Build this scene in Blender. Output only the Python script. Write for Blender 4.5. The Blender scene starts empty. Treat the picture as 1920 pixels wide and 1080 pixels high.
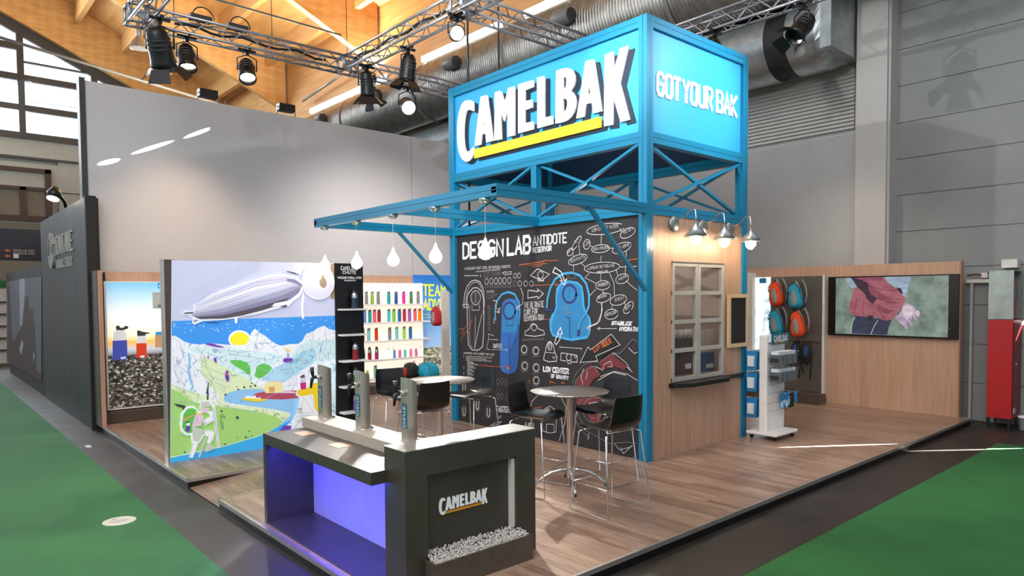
import bpy, math, random
from mathutils import Vector, Matrix
from mathutils.geometry import tessellate_polygon
random.seed(7)
scn = bpy.context.scene
COL = scn.collection
R = math.radians
# ------------------------------------------------------------------ camera
CF, CYAW, CPITCH, CROLL, CSY = 1291.65, 0.8479, -0.0397, -0.0077, 65.56
CAM = Vector((-6.9915, -5.3646, 2.1236))
_F = Vector((math.cos(CYAW) * math.cos(CPITCH), math.sin(CYAW) * math.cos(CPITCH), math.sin(CPITCH)))
_R = _F.cross(Vector((0, 0, 1))).normalized()
_U = _R.cross(_F)
_R, _U = _R * math.cos(CROLL) + _U * math.sin(CROLL), -_R * math.sin(CROLL) + _U * math.cos(CROLL)
cd = bpy.data.cameras.new('camera')
cam = bpy.data.objects.new('camera', cd)
COL.objects.link(cam)
cd.sensor_width = 36
cd.sensor_fit = 'HORIZONTAL'
cd.lens = CF * 36 / 1920
cd.shift_y = CSY / 1920
cd.clip_end = 300
cam.matrix_world = Matrix(((_R.x, _U.x, -_F.x, CAM.x), (_R.y, _U.y, -_F.y, CAM.y), (_R.z, _U.z, -_F.z, CAM.z), (0, 0, 0, 1)))
scn.camera = cam
# ------------------------------------------------------------------ view + world
vs = scn.view_settings
vs.view_transform = 'Standard'
vs.look = 'None'
vs.exposure = 0.0
vs.gamma = 1.0
vs.use_curve_mapping = False
wd = bpy.data.worlds.new('hall_daylight')
scn.world = wd
wd.use_nodes = True
_bg = wd.node_tree.nodes['Background']
_bg.inputs[0].default_value = (0.80, 0.88, 1.0, 1)
_bg.inputs[1].default_value = 0.74
# overcast sky, brightest beyond the end windows
_n = wd.node_tree.nodes
_tc = _n.new('ShaderNodeTexCoord')
_sx = _n.new('ShaderNodeSeparateXYZ')
_mr = _n.new('ShaderNodeMapRange')
_mr.inputs['From Min'].default_value = 0.72
_mr.inputs['From Max'].default_value = 0.9
_mr.inputs['To Min'].default_value = 0.74
_mr.inputs['To Max'].default_value = 2.2
wd.node_tree.links.new(_tc.outputs['Generated'], _sx.inputs[0])
wd.node_tree.links.new(_sx.outputs[1], _mr.inputs[0])
wd.node_tree.links.new(_mr.outputs[0], _bg.inputs[1])


def spot(name, loc, target, power, size=40, blend=0.4, col=(1, 1, 1), rad=0.08):
    d = bpy.data.lights.new(name, 'SPOT')
    d.energy = power
    d.spot_size = R(size)
    d.spot_blend = blend
    d.color = col
    d.shadow_soft_size = rad
    o = bpy.data.objects.new(name, d)
    COL.objects.link(o)
    o.location = loc
    o.rotation_euler = (Vector(target) - Vector(loc)).to_track_quat('-Z', 'Y').to_euler()
    return o


def arealight(name, loc, target, power, sx, sy, col=(1, 1, 1)):
    d = bpy.data.lights.new(name, 'AREA')
    d.shape = 'RECTANGLE'
    d.size, d.size_y = sx, sy
    d.energy = power
    d.color = col
    o = bpy.data.objects.new(name, d)
    COL.objects.link(o)
    o.location = loc
    o.rotation_euler = (Vector(target) - Vector(loc)).to_track_quat('-Z', 'Y').to_euler()
    return o


def point(name, loc, power, col=(1, 1, 1), rad=0.03):
    d = bpy.data.lights.new(name, 'POINT')
    d.energy = power
    d.color = col
    d.shadow_soft_size = rad
    o = bpy.data.objects.new(name, d)
    COL.objects.link(o)
    o.location = loc
    return o


WARM = (1, 0.82, 0.6)
# daylight through the end windows of the hall
arealight('daylight_end_windows', (-8, 33.0, 12), (-2, 8, 3), 3500, 12, 7, (0.86, 0.94, 1))
arealight('courtyard_fill', (-6, 40, 16), (-6, 58, 14), 16000, 24, 14, (0.9, 0.95, 1))  # added lamp that brightens the building outside the windows
# added area light filling the hall from behind the viewer
arealight('hall_fill', (-10, -4, 11.5), (1, 4, 1), 1500, 9, 12, (1, 0.97, 0.94))
# stage spots hung on the truss over the booth
spot('truss_spot_sign_wide', (-4.15, 1.2, 6.15), (2.5, 1.0, 5.0), 850, 115, 0.5, (1, 1, 1), 0.03)
spot('truss_spot_sign', (-3.6, -0.9, 6.15), (0, 0.35, 5.0), 1200, 26, 1.0, (1, 1, 1))
spot('truss_spot_side', (2.4, -3.4, 6.3), (1.25, 0, 4.85), 1300, 46, 0.9, (1, 1, 1))
spot('truss_spot_glare', (0.95, 6.45, 5.9), (-2.1, -1.0, 0.1), 5200, 40, 0.2, (1, 0.97, 0.92), 0.05)
spot('truss_spot_tables', (-0.5, 5.5, 5.9), (-2.6, 1.2, 0.8), 600, 55, 0.5, (1, 0.93, 0.82), 0.1)
spot('truss_spot_floor', (-2.5, 6.4, 5.9), (-4.0, 3.2, 1.0), 500, 60, 0.5, (1, 0.9, 0.78), 0.1)
spot('partition_fill_spot', (0.4, 4.9, 5.6), (0.9, 8.4, 1.7), 800, 95, 1.0, (1, 0.93, 0.88), 0.1)  # added spot brightening the lower partition, hung on no fixture
spot('partition_warm_fill', (-3.2, 6.4, 5.9), (-3.2, 8.4, 1.6), 480, 75, 1.0, (1, 0.76, 0.55), 0.1)  # added warm wash for the foot of the partition, without its own fixture
spot('truss_spot_right', (3.0, -0.5, 5.9), (3.8, -0.9, 0.0), 900, 85, 0.7, (1, 0.93, 0.86), 0.1)
spot('truss_spot_screen_wall', (3.0, 0.8, 6.0), (6.3, 0.6, 1.4), 500, 70, 0.7, (1, 0.86, 0.74), 0.1)


def slit(name, loc, a, b, power, w=0.06, col=(1, 0.98, 0.95)):
    """sunlight through a narrow roof slit, landing on the segment a-b"""
    a, b, loc = Vector(a), Vector(b), Vector(loc)
    m = (a + b) / 2
    D_ = (m - loc).length
    d = (m - loc).normalized()
    seg = (b - a)
    seg = seg - d * seg.dot(d)
    x = seg.normalized()
    z = -d
    y = z.cross(x)
    L = bpy.data.lights.new(name, 'SPOT')
    L.spot_size = 2 * math.atan(seg.length / 2 / D_)
    L.spot_blend = 0.15
    L.shadow_soft_size = 0.004
    L.energy = power
    L.color = col
    o = bpy.data.objects.new(name, L)
    COL.objects.link(o)
    k = w / seg.length
    o.matrix_world = Matrix(((x.x, y.x * k, z.x, loc.x), (x.y, y.y * k, z.y, loc.y), (x.z, y.z * k, z.z, loc.z), (0, 0, 0, 1)))
    return o


def ray(u, v):
    return _F + _R * ((u - 960) / CF) + _U * ((540 + CSY - v) / CF)


def onX(u, v, x):
    d = ray(u, v)
    return CAM + d * ((x - CAM.x) / d.x)


def onY(u, v, y):
    d = ray(u, v)
    return CAM + d * ((y - CAM.y) / d.y)


def onZ(u, v, z=0.0):
    d = ray(u, v)
    return CAM + d * ((z - CAM.z) / d.z)


# ------------------------------------------------------------------ materials
def lin(h):
    h = h.lstrip('#')
    c = [int(h[i:i + 2], 16) / 255 for i in (0, 2, 4)]
    return tuple((x / 12.92 if x <= 0.04045 else ((x + 0.055) / 1.055) ** 2.4) for x in c) + (1,)


class NT:
    def __init__(s, name, rough=0.5, metal=0.0):
        s.m = bpy.data.materials.new(name)
        s.m.use_nodes = True
        s.t = s.m.node_tree
        s.b = s.t.nodes['Principled BSDF']
        s.b.inputs['Roughness'].default_value = rough
        s.b.inputs['Metallic'].default_value = metal

    def n(s, kind, **kw):
        x = s.t.nodes.new('ShaderNode' + kind)
        for k, v in kw.items():
            if k in x.inputs:
                x.inputs[k].default_value = v
            else:
                setattr(x, k, v)
        return x

    def l(s, a, b):
        s.t.links.new(a, b)

    def coord(s, scale=(1, 1, 1), rot=(0, 0, 0)):
        g = s.n('NewGeometry')
        mp = s.n('Mapping')
        mp.inputs['Scale'].default_value = scale
        mp.inputs['Rotation'].default_value = rot
        s.l(g.outputs['Position'], mp.inputs[0])
        return mp.outputs[0]

    def ramp(s, fac, stops):
        r = s.n('ValToRGB')
        e = r.color_ramp.elements
        while len(e) < len(stops):
            e.new(0.5)
        for q, (p, c) in zip(e, stops):
            q.position = p
            q.color = lin(c) if isinstance(c, str) else c
        s.l(fac, r.inputs[0])
        return r.outputs[0]

    def bump(s, h, strength=0.2, dist=0.01):
        b = s.n('Bump', Strength=strength, Distance=dist)
        s.l(h, b.inputs['Height'])
        s.l(b.outputs[0], s.b.inputs['Normal'])


MATS = {}


def mat(name, hexc, rough=0.5, metal=0.0, emit=0.0, var=0.06, alpha=None, coat=0.0):
    if name in MATS:
        return MATS[name]
    q = NT(name, rough, metal)
    c = lin(hexc)
    nz = q.n('TexNoise', Scale=6.0, Detail=3.0)
    q.l(q.coord(), nz.inputs['Vector'])
    lo = tuple(max(0, x * (1 - var)) for x in c[:3]) + (1,)
    hi = tuple(min(1, x * (1 + var)) for x in c[:3]) + (1,)
    o = q.ramp(nz.outputs[0], [(0.3, lo), (0.7, hi)])
    q.l(o, q.b.inputs['Base Color'])
    if emit:
        q.l(o, q.b.inputs['Emission Color'])
        q.b.inputs['Emission Strength'].default_value = emit
    if coat:
        q.b.inputs['Coat Weight'].default_value = coat
    MATS[name] = q.m
    return q.m


def wood(name, a, b, scale=(14, 14, 0.7), rough=0.45):
    q = NT(name, rough)
    nz = q.n('TexNoise', Scale=1.6, Detail=6.0, Roughness=0.6, Distortion=0.4)
    q.l(q.coord(scale), nz.inputs['Vector'])
    n2 = q.n('TexNoise', Scale=0.6, Detail=2.0)
    q.l(q.coord((2.2, 2.2, 0.05)), n2.inputs['Vector'])
    mx = q.n('MixRGB', blend_type='MULTIPLY')
    mx.inputs[0].default_value = 0.35
    q.l(q.ramp(nz.outputs[0], [(0.3, a), (0.7, b)]), mx.inputs[1])
    q.l(q.ramp(n2.outputs[0], [(0.35, '#c9c0b8'), (0.65, '#ffffff')]), mx.inputs[2])
    q.l(mx.outputs[0], q.b.inputs['Base Color'])
    q.bump(nz.outputs[0], 0.05, 0.003)
    MATS[name] = q.m
    return q.m


def planks(name):
    q = NT(name, 0.32)
    v = q.coord((1, 1, 1), (0, 0, R(90)))
    br = q.n('TexBrick', Scale=1.0)
    br.inputs['Color1'].default_value = (0.35, 0.35, 0.35, 1)
    br.inputs['Color2'].default_value = (0.65, 0.65, 0.65, 1)
    br.inputs['Mortar'].default_value = (0.2, 0.2, 0.2, 1)
    br.inputs['Mortar Size'].default_value = 0.0015
    br.inputs['Brick Width'].default_value = 0.95
    br.inputs['Row Height'].default_value = 0.09
    br.inputs['Bias'].default_value = 0.0
    q.l(v, br.inputs['Vector'])
    nz = q.n('TexNoise', Scale=2.0, Detail=8.0, Roughness=0.65)
    q.l(q.coord((16, 1.4, 1)), nz.inputs['Vector'])
    mx = q.n('MixRGB', blend_type='MIX')
    mx.inputs[0].default_value = 0.5
    q.l(br.outputs[0], mx.inputs[1])
    q.l(nz.outputs[0], mx.inputs[2])
    c = q.ramp(mx.outputs[0], [(0.32, '#5e473c'), (0.5, '#927766'), (0.66, '#b59c8a')])
    q.l(c, q.b.inputs['Base Color'])
    q.bump(mx.outputs[0], 0.08, 0.002)
    MATS[name] = q.m
    return q.m


def noisy(name, stops, scale=3.0, detail=6, rough=0.6, metal=0, bump=0.0, stretch=(1, 1, 1), rv=None):
    q = NT(name, rough, metal)
    nz = q.n('TexNoise', Scale=scale, Detail=float(detail), Roughness=0.6)
    q.l(q.coord(stretch), nz.inputs['Vector'])
    q.l(q.ramp(nz.outputs[0], stops), q.b.inputs['Base Color'])
    if bump:
        q.bump(nz.outputs[0], bump, 0.01)
    if rv:
        q.l(q.ramp(nz.outputs[0], [(0.3, (rv[0],) * 3 + (1,)), (0.7, (rv[1],) * 3 + (1,))]), q.b.inputs['Roughness'])
    MATS[name] = q.m
    return q.m


noisy('concrete_floor', [(0.3, '#1e1a17'), (0.55, '#2c2622'), (0.75, '#3a332e')], 2.2, 8, 0.5, bump=0.03, rv=(0.42, 0.6))
noisy('green_carpet', [(0.35, '#1d5c2b'), (0.65, '#286d35')], 0.8, 6, 0.85, bump=0.1)
noisy('concrete_wall', [(0.3, '#9c9c9b'), (0.7, '#a9a9a7')], 0.7, 5, 0.7)
noisy('concrete_panels', [(0.3, '#7e8080'), (0.7, '#8a8b8a')], 0.7, 5, 0.7)
noisy('stand_dark', [(0.35, '#0f0e0d'), (0.65, '#161412')], 1.5, 4, 0.5)
noisy('concrete_column', [(0.3, '#a9a6a2'), (0.7, '#b2afab')], 0.8, 4, 0.6)
noisy('white_fabric_wall', [(0.3, '#b3b1b3'), (0.7, '#bab8ba')], 0.5, 3, 0.75)
noisy('galvanised', [(0.3, '#8c9691'), (0.7, '#a4aea8')], 7, 4, 0.35, 0.7)
noisy('duct_metal', [(0.3, '#959b9b'), (0.7, '#b6bbba')], 5, 3, 0.3, 0.75)
noisy('spiral_duct_metal', [(0.3, '#7d7a74'), (0.7, '#a29e97')], 5, 3, 0.36, 0.75)
noisy('dark_laminate', [(0.35, '#34302a'), (0.65, '#403b33')], 1.5, 4, 0.38)
noisy('brown_laminate', [(0.3, '#463b35'), (0.7, '#574a42')], 4, 6, 0.4, stretch=(8, 1, 8))
noisy('steel_brushed', [(0.3, '#a39c92'), (0.7, '#d2cabf')], 3, 6, 0.3, 0.8, stretch=(60, 60, 0.6))
noisy('steel_panel', [(0.3, '#75736a'), (0.7, '#8f8c82')], 3, 4, 0.42, 0.8, stretch=(1, 40, 1))
planks('platform_planks')
wood('beech', '#b08a70', '#c4a088')
wood('beech_dark', '#a47f66', '#b38e74')
wood('pale_wood', '#c9ad84', '#dcc39c', (20, 20, 1))
q = NT('ceiling_wood', 0.55)
nz = q.n('TexNoise', Scale=1.2, Detail=5.0)
q.l(q.coord((1, 0.5, 6)), nz.inputs['Vector'])
wv = q.n('TexWave', Scale=2.2, Distortion=1.5, Detail=2.0)
q.l(q.coord((0.3, 1, 0.3)), wv.inputs['Vector'])
mx = q.n('MixRGB', blend_type='MIX')
mx.inputs[0].default_value = 0.1
q.l(nz.outputs[0], mx.inputs[1])
q.l(wv.outputs[0], mx.inputs[2])
q.l(q.ramp(mx.outputs[0], [(0.25, '#c48e52'), (0.75, '#e0b474')]), q.b.inputs['Base Color'])
MATS['ceiling_wood'] = q.m

M = MATS
mat('tower_blue', '#0f7aa0', 0.33, var=0.03)
mat('sign_blue', '#2f9fd8', 0.4, var=0.02)
mat('navy_shadow', '#061a2e', 0.5)
mat('sign_back_shaded', '#0a2c48', 0.6)  # darkness inside the sign box put into the rear panels' colour
mat('letter_white', '#f4f4f4', 0.4, var=0.01)
mat('bar_yellow', '#f5cf28', 0.4)
mat('white', '#e6e4e2', 0.4)
mat('offwhite', '#cfcac2', 0.45)
mat('black', '#0b0b0c', 0.35)
mat('black_gloss', '#0a0a0b', 0.12, coat=0.6)
mat('black_matt', '#141312', 0.7)
mat('ply_edge', '#3c2c20', 0.4)
mat('stool_black', '#09090a', 0.28, coat=0.1)
mat('chrome', '#d8d8d8', 0.08, 1.0, var=0.01)
mat('aluminium', '#b4b6ba', 0.3, 0.85)
mat('truss_alu', '#a9abb3', 0.35, 0.75)
mat('edge_alu', '#c2bdb6', 0.3, 0.8)
mat('dark_grey', '#2e2d2c', 0.5)
mat('mid_grey', '#6c6a68', 0.5)
mat('table_grey', '#706963', 0.4)
mat('upstand_beige', '#b0a596', 0.45)
mat('board_black', '#29272a', 0.55)
mat('chalk', '#cfcbc9', 0.9)
mat('chalk_bold', '#ececef', 0.8)
mat('chalk_faint', '#7d797a', 0.9)
mat('chalk_orange', '#c46a3c', 0.9)
mat('chalk_red', '#6d2f33', 0.9)
mat('res_blue', '#2a7fb4', 0.6)
mat('res_blue2', '#2c64ad', 0.6)
mat('res_light', '#3fa0d2', 0.6)
mat('res_navy', '#2c3470', 0.6)
mat('lab_shadow', '#151415', 0.6)
mat('locker_red', '#a31216', 0.35)
mat('locker_deep', '#6d1012', 0.4)
mat('window_frame', '#b9b7b0', 0.35, 0.3)
mat('hall_frame', '#39393a', 0.5)
mat('hall_wall', '#a9afab', 0.7)
mat('hall_wall_low', '#77756a', 0.7)
mat('brown_frame', '#3a2620', 0.5)
mat('orange_wood', '#9c6a3c', 0.6)
mat('signboard_navy', '#151b2c', 0.6)
mat('bag_orange', '#e2481a', 0.75)
mat('bag_teal', '#1590ae', 0.75)
mat('bag_grey', '#8f8b85', 0.8)
mat('bag_red', '#b3202a', 0.75)
mat('card_blue', '#1a75ac', 0.5)
mat('card_white', '#d6dde2', 0.5)
mat('clear_pack', '#5f6a70', 0.25, 0.1)
mat('lime', '#b4cc2c', 0.6)
mat('gravel', '#c9c6c0', 0.8)
mat('gold_logo', '#c8892b', 0.4)
mat('mug_white', '#d9cfc9', 0.4)
mat('coffee_red', '#43140f', 0.5)
mat('box_blue', '#20477c', 0.5)
mat('wall_beige_in', '#a08a7a', 0.7)
mat('floor_sticker', '#cfcabd', 0.6)
mat('sticker_grey', '#9aa096', 0.6)
mat('mont_white', '#9e9e98', 0.5)
mat('rock_brown', '#3b2820', 0.8)
mat('rock_sky', '#57585f', 0.8)
mat('rock_cloud', '#8c8e94', 0.8)
mat('lav_glow', '#c9cbe8', 0.5, emit=0.55)
mat('lamp_glass', '#fff2df', 0.2, emit=14)
mat('lamp_glow_soft', '#fff0da', 0.2, emit=25)
mat('spot_lens', '#fff0dc', 0.2, emit=30)
mat('spot_lens_dim', '#ffb070', 0.3, emit=2.0)
mat('strip_emit', '#fff6e6', 0.3, emit=7)
mat('tap_teal', '#1f5f76', 0.4)
mat('trim_yellow', '#d7c22a', 0.5, emit=0.3)


def glass(name, col=(0.9, 0.95, 0.95, 1), rough=0.02, alpha=0.15):
    q = NT(name, rough)
    q.b.inputs['Base Color'].default_value = col
    q.b.inputs['Alpha'].default_value = alpha
    q.b.inputs['Specular IOR Level'].default_value = 0.8
    q.m.blend_method = 'BLEND' if hasattr(q.m, 'blend_method') else 'OPAQUE'
    MATS[name] = q.m
    return q.m


glass('pane_glass', (0.25, 0.27, 0.27, 1), 0.02, 0.08)
glass('bulb_glass', (1, 0.97, 0.9, 1), 0.02, 0.25)


def lineart(name, base, line, k, emit, sc=3.0):
    """print with fine hand-drawn contour lines"""
    q = NT(name, 0.6)
    nz = q.n('TexNoise', Scale=sc, Detail=3.0, Roughness=0.55, Distortion=0.4)
    q.l(q.coord((1, 1, 0.8)), nz.inputs['Vector'])
    m1 = q.n('Math', operation='MULTIPLY')
    m1.inputs[1].default_value = k
    m2 = q.n('Math', operation='FRACT')
    q.l(nz.outputs[0], m1.inputs[0])
    q.l(m1.outputs[0], m2.inputs[0])
    c = q.ramp(m2.outputs[0], [(0.0, line), (0.07, line), (0.12, base), (1.0, base)])
    q.l(c, q.b.inputs['Base Color'])
    q.l(c, q.b.inputs['Emission Color'])
    q.b.inputs['Emission Strength'].default_value = emit
    MATS[name] = q.m


def glow(name, hexc, k):
    return mat(name, hexc, 0.5, emit=k, var=0.02)


# ------------------------------------------------------------------ mesh building
class MB:
    def __init__(s):
        s.v, s.f, s.mi, s.sm = [], [], [], []

    def add(s, vs_, fs, mi=0, sm=False):
        o = len(s.v)
        s.v += [Vector(p) for p in vs_]
        for f in fs:
            s.f.append([o + i for i in f])
            s.mi.append(mi)
            s.sm.append(sm)
        return s

    def box(s, x0, x1, y0, y1, z0, z1, mi=0):
        if x0 > x1: x0, x1 = x1, x0
        if y0 > y1: y0, y1 = y1, y0
        if z0 > z1: z0, z1 = z1, z0
        return s.add([(x0, y0, z0), (x1, y0, z0), (x1, y1, z0), (x0, y1, z0), (x0, y0, z1), (x1, y0, z1), (x1, y1, z1), (x0, y1, z1)],
                     [(0, 3, 2, 1), (4, 5, 6, 7), (0, 1, 5, 4), (1, 2, 6, 5), (2, 3, 7, 6), (3, 0, 4, 7)], mi)

    def beam(s, a, b, w, h, up=(0, 0, 1), mi=0):
        a, b = Vector(a), Vector(b)
        d = (b - a).normalized()
        up = Vector(up)
        sd = d.cross(up)
        if sd.length < 1e-4:
            sd = d.cross(Vector((1, 0, 0)))
        sd.normalize()
        u = sd.cross(d).normalized()
        q = [(-w / 2, -h / 2), (w / 2, -h / 2), (w / 2, h / 2), (-w / 2, h / 2)]
        return s.add([a + sd * x + u * y for x, y in q] + [b + sd * x + u * y for x, y in q],
                     [(0, 1, 2, 3), (7, 6, 5, 4), (0, 4, 5, 1), (1, 5, 6, 2), (2, 6, 7, 3), (3, 7, 4, 0)], mi)

    def tube(s, path, r, n=8, mi=0, closed=False, radii=None, caps=True):
        P = [Vector(p) for p in path]
        m = len(P)
        vs_ = []
        prev = None
        for i in range(m):
            if closed:
                d = P[(i + 1) % m] - P[i - 1]
            else:
                d = P[min(i + 1, m - 1)] - P[max(i - 1, 0)]
            d.normalize()
            if prev is None:
                a = d.cross(Vector((0, 0, 1)))
                if a.length < 1e-3:
                    a = d.cross(Vector((1, 0, 0)))
                a.normalize()
            else:
                a = prev - d * prev.dot(d)
                a.normalize()
            prev = a
            b = d.cross(a)
            rr = radii[i] if radii else r
            for k in range(n):
                t = 2 * math.pi * k / n
                vs_.append(P[i] + a * (rr * math.cos(t)) + b * (rr * math.sin(t)))
        fs = []
        rng = m if closed else m - 1
        for i in range(rng):
            j = (i + 1) % m
            for k in range(n):
                l = (k + 1) % n
                fs.append((i * n + k, i * n + l, j * n + l, j * n + k))
        s.add(vs_, fs, mi, True)
        if caps and not closed:
            o = len(s.v) - m * n
            s.f.append([o + k for k in range(n)][::-1]); s.mi.append(mi); s.sm.append(False)
            s.f.append([o + (m - 1) * n + k for k in range(n)]); s.mi.append(mi); s.sm.append(False)
        return s

    def lathe(s, prof, c=(0, 0, 0), axis=(0, 0, 1), n=20, mi=0, sm=True, a0=0, a1=360):
        ax = Vector(axis).normalized()
        e = ax.cross(Vector((0, 1, 0)))
        if e.length < 1e-3:
            e = Vector((1, 0, 0))
        e.normalize()
        g = ax.cross(e)
        c = Vector(c)
        full = abs(a1 - a0 - 360) < 1e-6
        cnt = n if full else n + 1
        vs_ = []
        for r_, z_ in prof:
            for k in range(cnt):
                t = R(a0 + (a1 - a0) * k / n)
                vs_.append(c + ax * z_ + e * (r_ * math.cos(t)) + g * (r_ * math.sin(t)))
        fs = []
        for i in range(len(prof) - 1):
            for k in range(n):
                l = (k + 1) % cnt
                fs.append((i * cnt + k, i * cnt + l, (i + 1) * cnt + l, (i + 1) * cnt + k))
        return s.add(vs_, fs, mi, sm)

    def ell(s, c, rx, ry, rz, n=14, m=9, mi=0, rot=None):
        c = Vector(c)
        vs_ = []
        for i in range(m + 1):
            p = math.pi * i / m
            for k in range(n):
                t = 2 * math.pi * k / n
                w = Vector((rx * math.sin(p) * math.cos(t), ry * math.sin(p) * math.sin(t), rz * math.cos(p)))
                vs_.append(c + (rot @ w if rot else w))
        fs = [(i * n + k, (i + 1) * n + k, (i + 1) * n + (k + 1) % n, i * n + (k + 1) % n) for i in range(m) for k in range(n)]
        return s.add(vs_, fs, mi, True)

    def prism(s, loops, off, mi=0, mside=None):
        """loops: [outer, hole...] lists of 3D points; off: extrusion vector (front = loops + off)"""
        loops = [[Vector(p) for p in l] for l in loops]
        off = Vector(off)
        flat = [p for l in loops for p in l]
        tri = tessellate_polygon(loops)
        nrm = Vector((0, 0, 0))
        L = loops[0]
        for i in range(len(L)):
            nrm += L[i].cross(L[(i + 1) % len(L)])
        o = len(s.v)
        n = len(flat)
        s.v += [p + off for p in flat] + ([p.copy() for p in flat] if off.length > 0 else [])
        for t in tri:
            a, b, c = [flat[i] for i in t]
            f = list(t)
            if (b - a).cross(c - a).dot(off if off.length > 1e-9 else nrm) < 0:
                f = f[::-1]
            s.f.append([o + i for i in f]); s.mi.append(mi); s.sm.append(False)
            if off.length > 0:
                s.f.append([o + n + i for i in f[::-1]]); s.mi.append(mi if mside is None else mside); s.sm.append(False)
        if off.length > 0:
            k = 0
            for l in loops:
                for i in range(len(l)):
                    j = (i + 1) % len(l)
                    s.f.append([o + k + i, o + k + j, o + n + k + j, o + n + k + i]); s.mi.append(mi if mside is None else mside); s.sm.append(False)
                k += len(l)
        return s


def wloc(o):
    v = Vector((0, 0, 0))
    while o is not None:
        v += o.location
        o = o.parent
    return v


def tag(o, label=None, cat=None, group=None, kind=None):
    if label: o['label'] = label
    if cat: o['category'] = cat
    if group: o['group'] = group
    if kind: o['kind'] = kind
    return o


def part(name, mb, mats, parent=None, bevel=0, label=None, kind=None):
    if isinstance(mats, str):
        mats = [mats]
    if parent is None:
        xs = [p.x for p in mb.v]; ys = [p.y for p in mb.v]; zs = [p.z for p in mb.v]
        org = Vector(((min(xs) + max(xs)) / 2, (min(ys) + max(ys)) / 2, min(zs)))
    else:
        org = wloc(parent)
    me = bpy.data.meshes.new(name)
    me.from_pydata([p - org for p in mb.v], [], mb.f)
    me.validate()
    for m_ in mats:
        me.materials.append(MATS[m_])
    if len(me.polygons) == len(mb.mi):
        me.polygons.foreach_set('material_index', mb.mi)
        me.polygons.foreach_set('use_smooth', mb.sm)
    me.update()
    o = bpy.data.objects.new(name, me)
    COL.objects.link(o)
    if parent is None:
        o.location = org
    else:
        o.parent = parent
    if bevel:
        b = o.modifiers.new('bevel', 'BEVEL')
        b.width = bevel
        b.segments = 2
        b.limit_method = 'ANGLE'
        b.angle_limit = R(50)
    if label: o['label'] = label
    if kind: o['kind'] = kind
    return o


def thing(name, label, cat, loc=(0, 0, 0), rotz=0, group=None):
    o = bpy.data.objects.new(name, None)
    o.empty_display_size = 0.1
    COL.objects.link(o)
    o.location = loc
    o.rotation_euler = (0, 0, rotz)
    return tag(o, label, cat, group)


def struct(name, mb, mats, bevel=0):
    return tag(part(name, mb, mats, None, bevel), kind='structure')


def single(name, mb, mats, label, cat, group=None, bevel=0, kind=None):
    return tag(part(name, mb, mats, None, bevel), label, cat, group, kind)


def kids(o):
    return [c for c in bpy.data.objects if c.parent is o]


def copy_tree(o, loc=None, rotz=None, label=None, parent=None, _k=None):
    c = o.copy()
    COL.objects.link(c)
    if parent is not None:
        c.parent = parent
    if loc is not None: c.location = loc
    if rotz is not None: c.rotation_euler = (0, 0, rotz)
    if label: c['label'] = label
    for ch in kids(o):
        if ch is not c:
            copy_tree(ch, parent=c)
    return c


# ------------------------------------------------------------------ stroke lettering
FONT = {
    'A': '00 26 40|12 32', 'B': '00 06 36 45 44 33 03|33 42 41 30 00', 'C': '45 36 16 05 01 10 30 41', 'D': '00 06 26 45 41 20 00',
    'E': '46 06 00 40|03 33', 'F': '46 06 00|03 33', 'G': '45 36 16 05 01 10 30 41 43 23', 'H': '06 00|46 40|03 43', 'I': '26 20',
    'J': '46 41 30 10 01', 'K': '06 00|46 03 40', 'L': '06 00 40', 'M': '00 06 23 46 40', 'N': '00 06 40 46', 'O': '10 01 05 16 36 45 41 30 10',
    'P': '00 06 36 45 44 33 03', 'Q': '10 01 05 16 36 45 41 30 10|22 40', 'R': '00 06 36 45 44 33 03|23 40', 'S': '45 36 16 05 04 13 33 42 41 30 10 01',
    'T': '06 46|26 20', 'U': '06 01 10 30 41 46', 'V': '06 20 46', 'W': '06 10 24 30 46', 'X': '06 40|00 46', 'Y': '06 23 46|23 20', 'Z': '06 46 00 40',
    '0': '10 01 05 16 36 45 41 30 10', '1': '15 26 20', '2': '05 16 36 45 44 00 40', '3': '06 46 23 33 42 41 30 10 01', '4': '30 36 02 42',
    '5': '46 06 03 33 42 41 30 10 01', '6': '36 16 05 01 10 30 41 42 33 03', '7': '06 46 10', '8': '13 04 05 16 36 45 44 33 13 02 01 10 30 41 42 33',
    '9': '10 30 41 45 36 16 05 04 13 43', '.': '20 21', '-': '13 33', "'": '26 25', ':': '21 22|24 25', '/': '00 46', ',': '21 10', '+': '13 33|22 24', '*': '13 33|22 24'}


def glyphs(s):
    """polylines in units: cell height 6, returns (list, total width)"""
    x = 0
    out = []
    for ch in s.upper():
        if ch == ' ':
            x += 3.2
            continue
        g = FONT[ch]
        xo = x - (2 if ch == 'I' else 1 if ch in ".'1:" else 0)
        for st in g.split('|'):
            out.append([(xo + int(p[0]), int(p[1])) for p in st.split()])
        x += (1.6 if ch == 'I' else 2.6 if ch in ".':1" else 5.6)
    return out, x - 1.6


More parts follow.
